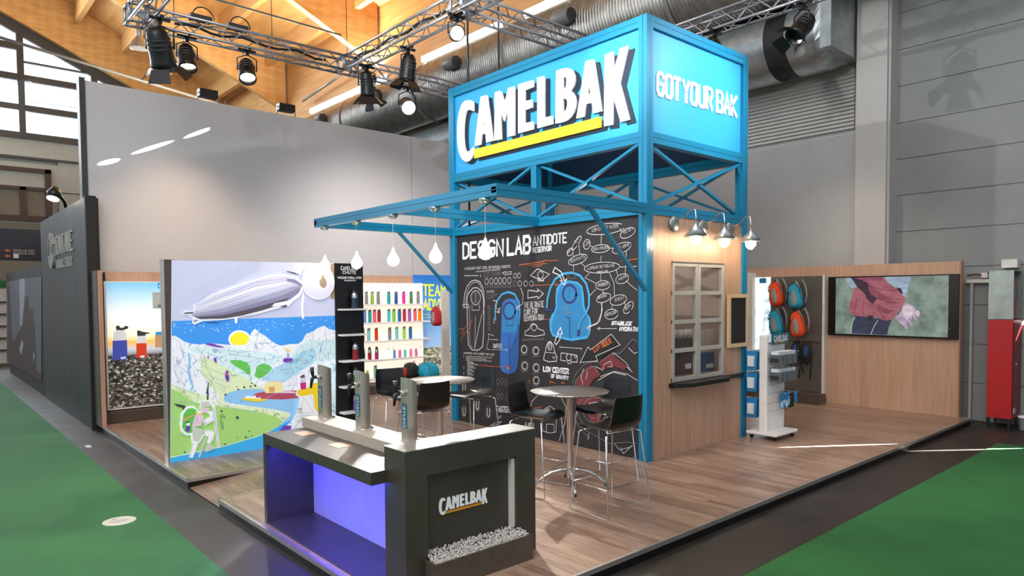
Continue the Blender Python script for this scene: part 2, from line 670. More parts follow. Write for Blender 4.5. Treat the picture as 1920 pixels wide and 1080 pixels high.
def ribbon(mb, pts, w, nrm, mi=0, closed=False, off=0.0, depth=0.0):
    """flat strip of width w along 3D points lying in a plane with normal nrm"""
    nrm = Vector(nrm).normalized()
    P = [Vector(p) for p in pts]
    if closed:
        P = P + [P[0], P[1]]
    n = len(P)
    if n < 2: return
    L, Rr = [], []
    for i in range(n):
        if i == 0: d = (P[1] - P[0]); k = 1
        elif i == n - 1: d = (P[-1] - P[-2]); k = 1
        else:
            a = (P[i] - P[i - 1]).normalized(); b = (P[i + 1] - P[i]).normalized()
            d = a + b
            if d.length < 0.3: d = b; k = 1
            else: k = min(1.8, 2 / d.length)
        d = d.normalized()
        sd = nrm.cross(d) * (w / 2 * k)
        L.append(P[i] + sd + nrm * off); Rr.append(P[i] - sd + nrm * off)
    if not closed:
        e = (P[1] - P[0]).normalized() * w * 0.3
        L[0] -= e; Rr[0] -= e
        e = (P[-1] - P[-2]).normalized() * w * 0.3
        L[-1] += e; Rr[-1] += e
    fs = [(i, i + 1, n + i + 1, n + i) for i in range(n - 1)]
    V = L + Rr
    if depth:
        m = len(V)
        V2 = V + [p - nrm * depth for p in V]
        f2 = [tuple(reversed(f)) for f in fs]
        for i in range(n - 1):
            f2.append((i, i + 1, m + i + 1, m + i)); f2.append((n + i, n + i + 1, m + n + i + 1, m + n + i))
        f2 += [(0, n, m + n, m), (n - 1, 2 * n - 1, m + 2 * n - 1, m + n - 1)]
        mb.add(V2, f2, mi)
    else:
        mb.add(V, [tuple(reversed(f)) for f in fs], mi)


def textfit(mb, s, bl, br, tl, w, nrm, mi=0, off=0.0, jit=0.0, depth=0.0):
    bl, br, tl = Vector(bl), Vector(br), Vector(tl)
    g, W = glyphs(s)
    ux = (br - bl) / W
    uy = (tl - bl) / 6
    for st in g:
        pts = [bl + ux * (x + random.uniform(-jit, jit)) + uy * (y + random.uniform(-jit, jit)) for x, y in st]
        ribbon(mb, pts, w, nrm, mi, off=off, depth=depth)


def ellipse(c, ax, ay, n=20, a0=0, a1=360):
    return [(c[0] + ax[0] * math.cos(R(a0 + (a1 - a0) * k / n)) + ay[0] * math.sin(R(a0 + (a1 - a0) * k / n)),
             c[1] + ax[1] * math.cos(R(a0 + (a1 - a0) * k / n)) + ay[1] * math.sin(R(a0 + (a1 - a0) * k / n))) for k in range(n if a1 - a0 == 360 else n + 1)]


def E(cx, cy, rx, ry, rot=0, n=20, a0=0, a1=360):
    c, s_ = math.cos(R(rot)), math.sin(R(rot))
    return ellipse((cx, cy), (rx * c, rx * s_), (-ry * s_, ry * c), n, a0, a1)


class Art:
    """traces points read in an enlarged crop (origin ox,oy; factor k) onto a plane of the place"""
    def __init__(s, ox, oy, k, axis, val, nrm):
        s.a = (ox, oy, k); s.fn = {'X': onX, 'Y': onY}[axis]; s.val = val; s.n = Vector(nrm); s.mb = MB(); s.lay = 0

    def at(s, ox, oy, k):
        s.a = (ox, oy, k)

    def P(s, p):
        ox, oy, k = s.a
        return s.fn(ox + p[0] / k, oy + p[1] / k, s.val)

    def poly(s, pts, mi, lay=None, holes=()):
        if lay is None:
            s.lay += 1
            lay = s.lay
        loops = [[s.P(p) for p in pts]] + [[s.P(p) for p in h] for h in holes]
        loops = [[q_ + s.n * (0.0006 * lay) for q_ in l] for l in loops]
        L = loops[0]
        tri = tessellate_polygon(loops)
        flat = [p for l in loops for p in l]
        fs = []
        for t in tri:
            a, b, c = [flat[i] for i in t]
            fs.append(tuple(t) if (b - a).cross(c - a).dot(s.n) > 0 else tuple(reversed(t)))
        s.mb.add(flat, fs, mi)

    def line(s, pts, w, mi, closed=False, lay=None):
        ribbon(s.mb, [s.P(p) for p in pts], w, s.n, mi, closed, off=0.0006 * (lay if lay is not None else s.lay + 1))

    def text(s, t, bl, br, tl, w, mi, jit=0.0, off=None):
        textfit(s.mb, t, s.P(bl), s.P(br), s.P(tl), w, s.n, mi, off=0.0006 * (off if off is not None else s.lay + 1), jit=jit)
# ================================================================== THE HALL
FZ = -0.11        # hall floor; the booth platform top is z = 0
struct('floor', MB().box(-16, 14, -12, 36, FZ - 0.2, FZ), 'concrete_floor')
single('aisle_carpet', MB().box(-13, -5.10, -9, 17.5, FZ, FZ + 0.006), 'green_carpet', 'green aisle carpet along the left side of the booth', 'carpet')
single('aisle_carpet', MB().box(-5.08, 5.04, -9, -2.54, FZ, FZ + 0.006), 'green_carpet', 'green aisle carpet in front of the booth at the right', 'carpet')
# round sticker with print on the left carpet
st = MB()
cx, cy = -5.44, 2.37
st.lathe([(0, 0.0015), (0.148, 0.0015), (0.15, 0)], (cx, cy, FZ + 0.006), n=36, sm=False)
so = thing('floor_sticker', 'round pale sticker on the green carpet left of the booth', 'sticker', (cx, cy, FZ + 0.006))
part('sticker_disc', st, 'floor_sticker', so)
pr = MB()
z_ = FZ + 0.0082
pr.add([(cx - 0.06, cy + 0.06, z_), (cx + 0.0, cy + 0.06, z_), (cx - 0.03, cy + 0.11, z_)], [(0, 1, 2)])
for k, (w_, h_) in enumerate(((0.18, 0.02), (0.15, 0.02), (0.1, 0.014))):
    pr.add([(cx - w_ / 2, cy + 0.02 - k * 0.04, z_), (cx + w_ / 2, cy + 0.02 - k * 0.04, z_), (cx + w_ / 2, cy + 0.02 - k * 0.04 - h_, z_), (cx - w_ / 2, cy + 0.02 - k * 0.04 - h_, z_)], [(0, 1, 2, 3)])
part('print', pr, 'sticker_grey', so)
single('floor_marker', MB().box(-5.0, -4.93, 6.55, 6.75, FZ, FZ + 0.003), 'floor_sticker', 'small white floor marker on the dark strip beside the black stand', 'sticker')

# right hall wall of concrete panels, with column and louvre field
XW = 6.9
w = MB()
w2 = MB()
joints = [FZ, 0.544, 1.22, 1.9, 2.57, 3.25, 3.92, 4.587, 5.25, 5.92, 6.583, 7.25, 7.93, 8.6, 9.3]
for a, b in zip(joints, joints[1:]):
    w2.box(XW, XW + 0.3, -12, 0.0, a + 0.008, b - 0.008)
    w.box(XW, XW + 0.3, 0.0, 36, a + (0.008 if b > 5.3 else 0), b - (0.008 if b > 5.3 else 0))
w2.box(XW + 0.02, XW + 0.28, -12, 0, FZ, 9.3)
w.box(XW + 0.02, XW + 0.28, 0, 36, FZ, 9.3)
struct('wall_right', w, 'concrete_wall')
struct('wall_right_panels', w2, 'concrete_panels')
c = MB().box(6.5, 6.9, -0.40, 0.14, FZ, 9.6)
c.box(6.56, 6.9, -0.44, -0.40, FZ, 9.6)
struct('trim_1', c, 'concrete_column')
lv = MB()
z = 5.29
while z < 6.8:
    lv.add([(XW - 0.01, 0.32, z), (XW - 0.01, 6, z), (XW - 0.06, 6, z + 0.012), (XW - 0.06, 0.32, z + 0.012), (XW - 0.02, 0.32, z + 0.068), (XW - 0.02, 6, z + 0.068)],
           [(0, 3, 2, 1), (3, 4, 5, 2), (4, 0, 1, 5)])
    z += 0.0755
lo = thing('louvre_grille', 'grey horizontal louvre grille high in the right hall wall', 'vent', (XW, 3.2, 5.28))
part('slats', lv, 'concrete_column', lo)
part('backing', MB().box(XW - 0.012, XW - 0.002, 0.32, 6, 5.28, 6.82), 'mid_grey', lo)
# flat black sheet on the wall, standing in for the dark gap by the duct
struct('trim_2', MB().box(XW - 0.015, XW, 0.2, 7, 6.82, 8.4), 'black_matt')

# end wall with windows (far behind, parallel to the white partition)
YE = 34.3
ew = MB()
ew.box(-16, -6, YE, YE + 0.3, FZ, 9.75)
ew.box(-6, 7, YE, YE + 0.3, 8.75, 9.72)
ew.box(-6, 7, YE, YE + 0.3, 7.25, 7.5)
ew.box(-1.2, 7, YE, YE + 0.3, FZ, 8.75)
ew.box(-6, 7, YE, YE + 0.3, FZ, 5.9)
ew.box(-6, -1.2, YE + 0.25, YE + 0.3, 5.9, 8.75)
struct('wall_back', ew, 'hall_wall')
lw = MB().box(-9, 7, YE - 0.06, YE, 7.28, 8.55)
struct('trim_3', lw, 'hall_wall')
struct('trim_4', MB().box(-9, 7, YE - 0.12, YE - 0.05, 8.72, 8.83), 'hall_frame')
struct('trim_5', MB().box(-9, 7, YE - 0.1, YE - 0.02, FZ, 5.7), 'hall_wall_low')
# window frames
fr = MB()
for zc, hh, xa_, xb_ in ((13.9, 0.28, -14, -2.55), (13.25, 0.06, -2.55, 2.5), (12.5, 0.28, -14, 3.5), (11.1, 0.28, -14, 3.5), (9.8, 0.3, -14, 3.5)):
    fr.box(xa_, xb_, YE - 0.1, YE + 0.1, zc - hh / 2, zc + hh / 2)
for xc in (-13.1, -10.5, -7.8, -5.2, -2.55, 0.45, 2.9):
    fr.box(xc - 0.13, xc + 0.13, YE - 0.12, YE + 0.1, 9.7, 13.77 - 0.455 * xc + 0.1)
fr.beam((-15, YE - 0.06, 13.77 + 0.455 * 15 - 0.22), (8, YE - 0.06, 13.77 - 0.455 * 8 - 0.22), 0.2, 0.5)
_w = struct('window_1', fr, 'hall_frame')
part('pane', MB().box(-14, 3.4, YE + 0.02, YE + 0.03, 9.75, 19), 'pane_glass', _w)
# neighbouring white building outside, seen through the windows
nb = MB()
nb.box(-30, 20, 58, 60, 0, 17.0)
for k in range(10):
    nb.box(-8 , 4, 57.9, 58, 13.0 + k * 0.34, 13.16 + k * 0.34, 1)
nb.box(-30, 20, 57.7, 58.0, 17.0, 17.3, 1)
tag(part('neighbouring_building', nb, ['white', 'galvanised']), 'pale building with louvred front outside the end windows', 'building')

# roof : planked timber vault on deep rafters and purlins, rising away from the right wall
ra, rb = 13.77, 0.455
nrm = Vector((rb, 0, 1)).normalized()


def roofz(x, d=0.0):
    return ra - rb * x + d


rf = MB()
D = 2.25
for (xa, xb) in ((-16, 6.7),):
    rf.add([(xa, -10, roofz(xa, D)), (xb, -10, roofz(xb, D)), (xb, 36, roofz(xb, D)), (xa, 36, roofz(xa, D)),
            (xa, -10, roofz(xa, D + .3)), (xb, -10, roofz(xb, D + .3)), (xb, 36, roofz(xb, D + .3)), (xa, 36, roofz(xa, D + .3))],
           [(0, 1, 2, 3)[::-1], (4, 5, 6, 7), (0, 4, 5, 1), (1, 5, 6, 2), (2, 6, 7, 3), (3, 7, 4, 0)])
rf.box(6.7, 6.95, -10, 36, 9.3, 13.2)
struct('ceiling', rf, 'ceiling_wood')
for i, yy in enumerate((33.85, 25.8, 17.5, 9.2, 0.9, -7.4)):
    b = MB()
    th = 0.26
    b.add([(-16, yy, roofz(-16)), (6.6, yy, roofz(6.6)), (6.6, yy, roofz(6.6, D)), (-16, yy, roofz(-16, D)),
           (-16, yy + th, roofz(-16)), (6.6, yy + th, roofz(6.6)), (6.6, yy + th, roofz(6.6, D)), (-16, yy + th, roofz(-16, D))],
          [(0, 1, 2, 3), (7, 6, 5, 4), (0, 4, 5, 1), (3, 2, 6, 7)])
    lab = ['broad timber rafter against the window gable', 'timber rafter next before the window gable', 'timber rafter above the white partition',
           'timber rafter nearest above the blue tower', 'rafter above the bar', 'rafter behind the viewer'][i]
    if i < 4:
        tag(part('roof_rafter', b, 'ceiling_wood'), lab, 'beam', 'roof rafters')
    k = 0
spots_ = []
PURL = MB()
pc = 0
for j, (ya, yb) in enumerate(((26.06, 33.85), (17.76, 25.8), (9.46, 17.5))):
    for i in range(8):
        x = 5.65 - 2.02 * i
        p_ = MB()
        z0_, z1_ = roofz(x, 1.42), roofz(x, D + 0.02)
        p_.box(x, x + 0.22, ya, yb, z0_, z1_)
        tag(part('roof_purlin', p_, 'ceiling_wood'), ('cross purlin in the bay beside the window gable', 'cross purlin in the middle roof bay', 'cross purlin in the roof bay above the truss')[j], 'beam',
            ('purlins of the gable bay', 'purlins of the middle bay', 'purlins of the near bay')[j])
# tie rods
def rod(name, a, b, r, m_, label, cat, group=None):
    single(name, MB().tube([a, b], r, 8), m_, label, cat, group)


rod('tie_rod', onY(-40, 58, 21), onY(412, 196, 21), 0.05, 'mid_grey', 'grey steel tie rod slanting across the gable windows', 'rod')
rod('tie_rod', onY(380, -8, 14), onY(640, 66, 14), 0.03, 'mid_grey', 'thin grey tie rod below the timber roof above the truss', 'rod')
# bright strip lights along the eaves
sl = thing('strip_light', 'long white strip light running along the eaves beside the ducts', 'light', (5.2, 16, 9.5))
for (u0_, v0_, u1_, v1_) in ((583, 209, 722, 146), (793, 112, 938, 46), (985, 27, 1110, -30)):
    p_, q_ = onX(u0_, v0_, 5.2), onX(u1_, v1_, 5.2)
    part('tube', MB().beam(p_, q_, 0.12, 0.16), 'strip_emit', sl)
    part('housing', MB().beam(p_ + Vector((0.12, 0, .05)), q_ + Vector((0.12, 0, .05)), 0.08, 0.22), 'white', sl)
arealight('eaves_glow', (5.3, 17.5, 9.75), (2.5, 17.5, 13.6), 4200, 0.4, 15, (1, 0.92, 0.76))
# conduit on the eaves
rod('conduit', onX(567, 190, 6.3), onX(640, 140, 6.3), 0.05, 'galvanised', 'grey bent conduit pipe at the eaves above the partition', 'pipe')

# spiral duct
def duct(name, x, z, r, y0, y1, m_, label, rib=0.085, parent=None):
    mb = MB()
    prof = []
    y = y0
    while y < y1:
        prof += [(r, y), (r, y + rib * 0.82), (r + 0.012, y + rib * 0.88), (r + 0.012, y + rib * 0.94)]
        y += rib
    prof.append((r, y1))
    mb.lathe(prof, (x, 0, z), (0, 1, 0), 40)
    return mb


t = thing('ventilation_duct', 'large grey spiral ventilation duct running below the eaves', 'duct', (5.55, 14, 7.9))
part('duct_pipe', duct('', 5.6, 8.45, 0.86, -6, 24, '', ''), 'spiral_duct_metal', t)
for yy in (3.2, 8.2, 12.4, 17.0):
    part('joint_ring', MB().lathe([(0.875, yy), (0.90, yy + 0.02), (0.90, yy + 0.07), (0.885, yy + 0.09)], (5.6, 0, 8.45), (0, 1, 0), 40), 'mid_grey', t)
t = thing('ventilation_duct', 'smooth silver duct ending in a square box above the louvres', 'duct', (6.1, 5, 6.4))
part('duct_pipe', MB().lathe([(0.0, 26), (0.66, 26), (0.66, 1.5)], (6.2, 0, 7.0), (0, 1, 0), 36), 'duct_metal', t)
part('flexible_collar', MB().lathe([(0.66, 1.5), (0.61, 1.45), (0.61, 1.12), (0.66, 1.08)], (6.2, 0, 7.0), (0, 1, 0), 36), 'black_matt', t)
m2 = MB().lathe([(0.66, 1.08), (0.66, 0.52)], (6.2, 0, 7.0), (0, 1, 0), 36)
part('duct_sleeve', m2, 'duct_metal', t)
bx = MB()
n_ = 36
circ = [(6.2 + 0.66 * math.cos(2 * math.pi * k / n_ + math.pi / 4), 0.52, 7.0 + 0.66 * math.sin(2 * math.pi * k / n_ + math.pi / 4)) for k in range(n_)]
sq = []
for k in range(n_):
    a_ = 2 * math.pi * k / n_ + math.pi / 4
    m_ = max(abs(math.cos(a_)), abs(math.sin(a_)))
    sq.append((6.16 + 0.68 * math.cos(a_) / m_, 0.36, 7.22 + 0.7 * math.sin(a_) / m_))
sq2 = [(x_, 0.17, z_) for x_, _, z_ in sq]
bx.add(circ + sq + sq2, [(k, (k + 1) % n_, n_ + (k + 1) % n_, n_ + k) for k in range(n_)] + [(n_ + k, n_ + (k + 1) % n_, 2 * n_ + (k + 1) % n_, 2 * n_ + k) for k in range(n_)] + [tuple(range(2 * n_, 3 * n_))])
part('square_adapter', bx, 'duct_metal', t)

# ------------------------------------------------------------------ white partition wall
YP = 8.4
pw = MB()
pw.box(-4.55, 2.035, YP, YP + 0.16, 2.2, 5.86)
pw.box(2.05, 6.85, YP, YP + 0.16, 2.2, 5.86)
pw.box(-4.5, 6.8, YP + 0.04, YP + 0.15, FZ, 5.84)
struct('wall_left', pw, 'white_fabric_wall')
struct('trim_6', MB().box(-4.64, -4.552, YP - 0.02, YP + 0.2, 2.2, 5.9), 'dark_grey')
# small black spots standing on the partition's upper edge
for (xx, lab) in ((-2.5, 'small black floodlight on top of the white partition'), (-0.95, 'small dark ball joint lamp on the partition edge')):
    t = thing('small_floodlight', lab, 'light', (xx, YP + 0.08, 5.86))
    part('lamp_body', MB().box(xx - 0.17, xx + 0.17, YP, YP + 0.18, 5.95, 6.10), 'black', t, 0.01)
    part('bracket', MB().tube([(xx - 0.19, YP + .08, 5.86), (xx - 0.19, YP + .08, 6.03), (xx + 0.19, YP + .08, 6.03), (xx + 0.19, YP + .08, 5.86)], 0.014, 6), 'aluminium', t)

# ------------------------------------------------------------------ neighbouring dark stands at the left
t = thing('exhibition_stand_wall', 'tall dark grey panel wall with raised white lettering beside the aisle', 'stand wall', (-4.65, 10.6, FZ))
pn = MB()
for (ya, yb) in ((8.16, 9.2), (9.21, 10.7), (10.71, 12.1), (12.11, 13.2)):
    pn.box(-4.65, -4.45, ya, yb, FZ, 3.84)
part('panel', pn, 'stand_dark', t)
part('end_panel', MB().box(-4.66, -4.5, 8.06, 8.155, FZ, 3.86), 'black_matt', t)
part('inner_panel', MB().box(-4.5, -4.42, 7.95, 8.05, FZ, 2.57), 'black_matt', t)
lt = MB()
n0 = Vector((-1, 0, 0))
xl = -4.652
textfit(lt, 'MONTANE', (xl, 11.3, 3.02), (xl, 9.3, 3.02), (xl, 11.3, 3.36), 0.034, n0, off=0.02, depth=0.02)
part('lettering', lt, 'mont_white', t)
lt = MB()
textfit(lt, 'FURTHER. FASTER', (xl, 11.2, 2.74), (xl, 9.45, 2.74), (xl, 11.2, 2.9), 0.016, n0, off=0.012, depth=0.012)
part('tagline_lettering', lt, 'mont_white', t)
lt = MB()
for a0, a1, rr in ((20, 160, 0.3), (200, 340, 0.3)):
    ribbon(lt, [(xl, 11.55 + 0.3 * math.cos(R(a_)), 3.12 + 0.34 * math.sin(R(a_))) for a_ in range(a0, a1 + 1, 20)], 0.05, n0, off=0.05, depth=0.05)
ribbon(lt, [(xl, 11.62, 3.42), (xl, 11.5, 3.2), (xl, 11.56, 3.05), (xl, 11.45, 2.82)], 0.06, n0, off=0.05, depth=0.05)
part('emblem', lt, 'mont_white', t)
t = thing('clip_spotlight', 'black clip spotlight glowing on top of the dark panel wall', 'light', (-4.6, 10.3, 3.84))
part('lamp_head', MB().lathe([(0.0, 0.0), (0.1, 0.01), (0.12, 0.1), (0.06, 0.22), (0, 0.24)], (-4.85, 9.95, 4.0), (0.3, 0.3, 1), 16), 'black', t)
part('lens', MB().lathe([(0, -0.005), (0.1, -0.005), (0.1, 0.005)], (-4.85, 9.95, 3.99), (0.3, 0.3, 1), 16), 'spot_lens', t)
part('bracket', MB().tube([(-4.55, 10.5, 3.84), (-4.6, 10.4, 4.0), (-4.72, 10.15, 4.1), (-4.82, 9.98, 4.12)], 0.03, 8), 'black', t)
t = thing('exhibition_stand_wall', 'low stand wall with a dark mountain photograph beyond the lettered wall', 'stand wall', (-4.65, 16, FZ))
part('panel', MB().box(-4.62, -4.45, 13.25, 20.5, FZ, 2.9), 'black_matt', t)
A = Art(0, 500, 3.857, 'X', -4.63, (-1, 0, 0))
A.poly([(300, 70), (300, 830), (50, 690), (45, 110)], 0)
A.poly([(180, 86), (180, 420), (145, 430), (140, 90)], 1)
A.poly([(55, 115), (62, 140), (75, 260), (85, 480), (100, 540), (130, 480), (160, 430), (180, 210), (205, 215), (215, 330), (235, 290), (250, 420), (262, 600), (262, 740), (300, 790), (300, 830), (50, 690)], 2)
A.poly([(160, 520), (170, 560), (155, 640), (140, 600)], 1)
A.poly([(240, 610), (252, 640), (245, 700)], 1)
part('mountain_photograph', A.mb, ['rock_sky', 'rock_cloud', 'rock_brown'], t)

# far left: hanging guide board, brown framed hall window, exit sign, distant stand
t = thing('guide_board', 'dark navy hanging guide board with small arrows at far left', 'sign', (-4.3, 22, 3.3))
part('board', MB().box(-5.6, -3.5, 22, 22.1, 3.38, 4.4), 'signboard_navy', t)
pm = MB()
for k, s_ in enumerate(('EINGANG OST', 'ENTRANCE EAST')):
    textfit(pm, s_, (-4.28, 21.99, 3.68 - k * 0.09), (-3.72, 21.99, 3.68 - k * 0.09), (-4.28, 21.99, 3.735 - k * 0.09), 0.012, (0, -1, 0))
part('board_text', pm, 'mont_white', t)
pm = MB()
for zz in (3.7, 3.52):
    pm.add([(-4.52, 21.99, zz), (-4.44, 21.99, zz + 0.05), (-4.44, 21.99, zz + 0.02), (-4.36, 21.99, zz + 0.02), (-4.36, 21.99, zz - 0.02), (-4.44, 21.99, zz - 0.02), (-4.44, 21.99, zz - 0.05)], [(0, 6, 5, 4, 3, 2, 1)])
part('arrow', pm, 'chalk_orange', t)
part('pictogram_plate', MB().box(-4.29, -4.15, 21.985, 21.998, 3.46, 3.59), 'offwhite', t)
bf = MB()
for a_ in ((-9, -1.5, 8.1, 8.3), (-9, -1.5, 5.8, 6.05), (-1.75, -1.5, 5.8, 8.3)):
    bf.box(a_[0], a_[1], YE - 0.2, YE + .1, a_[2], a_[3])
for a_ in ((-3.95, -1.75, 7.25, 7.42), (-3.95, -3.75, 5.9, 7.4), (-2.75, -2.5, 5.9, 7.4)):
    bf.box(a_[0], a_[1], YE - 0.14, YE + .1, a_[2], a_[3])
bf2 = MB().box(-9, -1.6, YE + 0.02, YE + 0.1, 5.95, 8.2)
bf3 = MB().box(-3.75, -2.75, YE - 0.02, YE + 0.02, 6.05, 7.25)
bf3.box(-2.5, -1.75, YE - 0.02, YE + 0.02, 6.05, 7.25)
o = struct('window_2', bf, 'brown_frame')
part('window_lining', bf2, 'orange_wood', o)
part('pane', bf3, 'hall_wall_low', o)
ds = MB()
ds.box(-9, -4.2, 24.5, 24.7, FZ, 2.5)
ds2 = MB()
for k in range(5):
    ds2.box(-5.4, -4.25, 24.3, 24.5, 0.35 + k * 0.42, 0.38 + k * 0.42)
t = thing('display_stand', 'distant beige display stand at the end of the aisle', 'display', (-6, 24.5, FZ))
part('panel', ds, 'offwhite', t)
part('shelf', ds2, 'dark_grey', t)
single('exit_sign', MB().box(-4.72, -4.4, 21.7, 21.76, 2.5, 2.72), 'green_carpet', 'small green exit sign above the far stand', 'sign')
# high-bay lamp under the roof
t = thing('high_bay_lamp', 'aluminium high bay lamp hanging below the timber roof', 'lamp', (-1.85, 16, 9.0))
part('reflector', MB().lathe([(0.25, 0), (0.24, 0.02), (0.2, 0.18), (0.1, 0.3), (0.085, 0.34)], (-1.85, 16, 9.05), n=28), 'aluminium', t)
part('lens', MB().lathe([(0, 0.01), (0.245, 0.01)], (-1.85, 16, 9.05), n=28), 'mid_grey', t)
part('housing', MB().lathe([(0.085, 0.34), (0.085, 0.68), (0.06, 0.7), (0, 0.7)], (-1.85, 16, 9.05), n=20), 'aluminium', t)
part('suspension_wire', MB().tube([(-1.85, 16, 9.7), (-1.85, 16, 14.5)], 0.01, 5), 'dark_grey', t)
# floodlights fixed along the duct
for (u, v, lab) in ((700, 178, 'grey floodlight in front of the duct left of the tower'), (845, 118, 'grey floodlight in front of the duct above the tower corner'), (1055, 32, 'grey floodlight by the duct above the sign'), (600, 222, 'grey floodlight at the partition end of the duct')):
    p = onX(u, v, 4.6)
    t = thing('floodlight', lab, 'light', p)
    x, y, z = p
    part('housing', MB().lathe([(0, -0.3), (0.14, -0.3), (0.19, -0.2), (0.19, 0.2), (0.14, 0.3), (0, 0.3)], (x, y, z), (0.1, 1, 0.1), 12), 'mid_grey', t, 0.01)
    part('lens', MB().lathe([(0, -0.31), (0.15, -0.305)], (x, y, z), (0.1, 1, 0.1), 16), 'dark_grey', t)
    part('bracket', MB().tube([(x, y - 0.1, z), (x + 0.05, y - 0.1, z + 0.3), (x + 0.12, y - 0.1, z + 0.32)], 0.02, 6), 'galvanised', t)
# ================================================================== BOOTH PLATFORM
PX0, PX1, PY0, PY1 = -4.57, 6.42, -1.83, 8.05
RY0, RY1, RX = 2.1, 3.15, -3.5
def rect(mb, x0, x1, y0, y1, z):
    mb.add([(x0, y0, z), (x1, y0, z), (x1, y1, z), (x0, y1, z)], [(0, 1, 2, 3)])
pl = MB()
for a_ in ((PX0, PX1, PY0, RY0), (RX, PX1, RY0, RY1), (PX0, PX1, RY1, PY1)):
    pl.box(a_[0], a_[1], a_[2], a_[3], -0.03, 0)
struct('floor', pl, 'platform_planks')
sk = MB()
e_ = 0.012
for a_ in ((PX0 + e_, PX1 - e_, PY0 + e_, RY0 - e_), (RX + e_, PX1 - e_, RY0 - .1, RY1 + .1), (PX0 + e_, PX1 - e_, RY1 + e_, PY1)):
    sk.box(a_[0], a_[1], a_[2], a_[3], FZ, -0.03)
struct('baseboard_platform', sk, 'black')
rp = MB()
rp.add([(PX0 + 0.02, RY0, FZ + 0.01), (RX, RY0, 0), (RX, RY1, 0), (PX0 + 0.02, RY1, FZ + 0.01)], [(0, 1, 2, 3)])
struct('floor', rp, 'platform_planks')
tr = MB()
h = 0.035
t_ = 0.022
tr.box(PX0, PX1, PY0 - 0.004, PY0 + t_, -h, 0.004)
tr.box(PX0 - 0.004, PX0 + t_, PY0, RY0, -h, 0.004)
tr.box(PX0, RX + .05, RY0 - t_, RY0 + 0.002, -h, 0.004)
tr.box(PX0 - 0.004, PX0 + t_, RY1, PY1, -h, 0.004)
tr.box(PX0, RX + .05, RY1 - 0.002, RY1 + t_, -h, 0.004)
tr.box(PX1 - t_, PX1 + .004, PY0, -1.6, -h, 0.004)
struct('trim_8', tr, 'edge_alu')

# ================================================================== BLUE TOWER
TL, TW, PW_ = 4.14, 2.40, 0.13
def gbar(mb, a, b, w, h, up=(0, 0, 1)):
    """profile bar with a fine groove along the middle of its wide sides"""
    a, b, up = Vector(a), Vector(b), Vector(up)
    d = (b - a).normalized()
    sd = d.cross(up).normalized()
    u = sd.cross(d).normalized()
    g = 0.006
    hh = (h - g) / 2
    for s_ in (-1, 1):
        mb.beam(a + u * s_ * (g + hh) / 2, b + u * s_ * (g + hh) / 2, w, hh, up)
    mb.beam(a, b, w - 0.012, h * 0.5, up)


tw = thing('tower_frame', 'bright blue steel tower frame carrying the lit sign box', 'tower', (0, 0, 0))
H0, H1, H2, H3 = 3.14, 3.265, 4.03, 5.6
q2 = PW_ / 2
for (x, y) in ((q2, q2), (q2, TL - q2), (TW - q2, q2), (TW - q2, TL - q2)):
    mb = MB()
    hp = PW_ / 2 - 0.003
    for sx in (-1, 1):
        for sy in (-1, 1):
            mb.box(x + sx * 0.003, x + sx * (q2), y + sy * 0.003, y + sy * q2, 0, H3)
    mb.box(x - q2 + .008, x + q2 - .008, y - q2 + .008, y + q2 - .008, 0, H3 - 0.002)
    part('post', mb, 'tower_blue', tw)
def ring(z0, z1):
    z = (z0 + z1) / 2
    h = z1 - z0
    for a_, b_ in (((q2, PW_, z), (q2, TL - PW_, z)), ((PW_, q2, z), (TW - PW_, q2, z)), ((TW - q2, PW_, z), (TW - q2, TL - PW_, z)), ((PW_, TL - q2, z), (TW - PW_, TL - q2, z))):
        mb = MB()
        gbar(mb, a_, b_, PW_ - 0.01, h)
        part('beam', mb, 'tower_blue', tw)
ring(H0 - 0.005, H1)
ring(H2, H2 + 0.14)
ring(H3 - 0.14, H3)
for x in (q2, TW - q2):
    mb = MB()
    gbar(mb, (x, 2.07, H1), (x, 2.07, H2), 0.11, 0.11, (0, 1, 0))
    part('mid_post', mb, 'tower_blue', tw)
za, zb = H1 + 0.0, H2 + 0.0
for x in (q2, TW - q2):
    for (ya, yb) in ((PW_, 2.015), (2.125, TL - PW_)):
        for k, (p0, p1) in enumerate((((ya, za), (yb, zb)), ((ya, zb), (yb, za)))):
            dx = -0.022 if k else 0.022
            mb = MB().beam((x + dx, p0[0], p0[1]), (x + dx, p1[0], p1[1]), 0.035, 0.05, (1, 0, 0))
            part('cross_brace', mb, 'tower_blue', tw)
for y in (q2, TL - q2):
    for k, (p0, p1) in enumerate((((PW_, za), (TW - PW_, zb)), ((PW_, zb), (TW - PW_, za)))):
        dy = -0.022 if k == 0 else 0.022
        mb = MB().beam((p0[0], y + dy, p0[1]), (p1[0], y + dy, p1[1]), 0.035, 0.05, (0, 1, 0))
        part('cross_brace', mb, 'tower_blue', tw)
for x, y, sx in ((q2, TL - PW_, 1), (TW - PW_, q2, -1)):
    mb = MB()
    part('corner_gusset', mb.add([(TW - PW_, 0.04, H2), (TW - PW_ - 0.13, 0.04, H2), (TW - PW_, 0.04, H2 - 0.2), (TW - PW_, 0.06, H2), (TW - PW_ - 0.13, 0.06, H2), (TW - PW_, 0.06, H2 - 0.2)], [(0, 1, 2), (5, 4, 3), (1, 4, 5, 2)]), 'tower_blue', tw)
    break
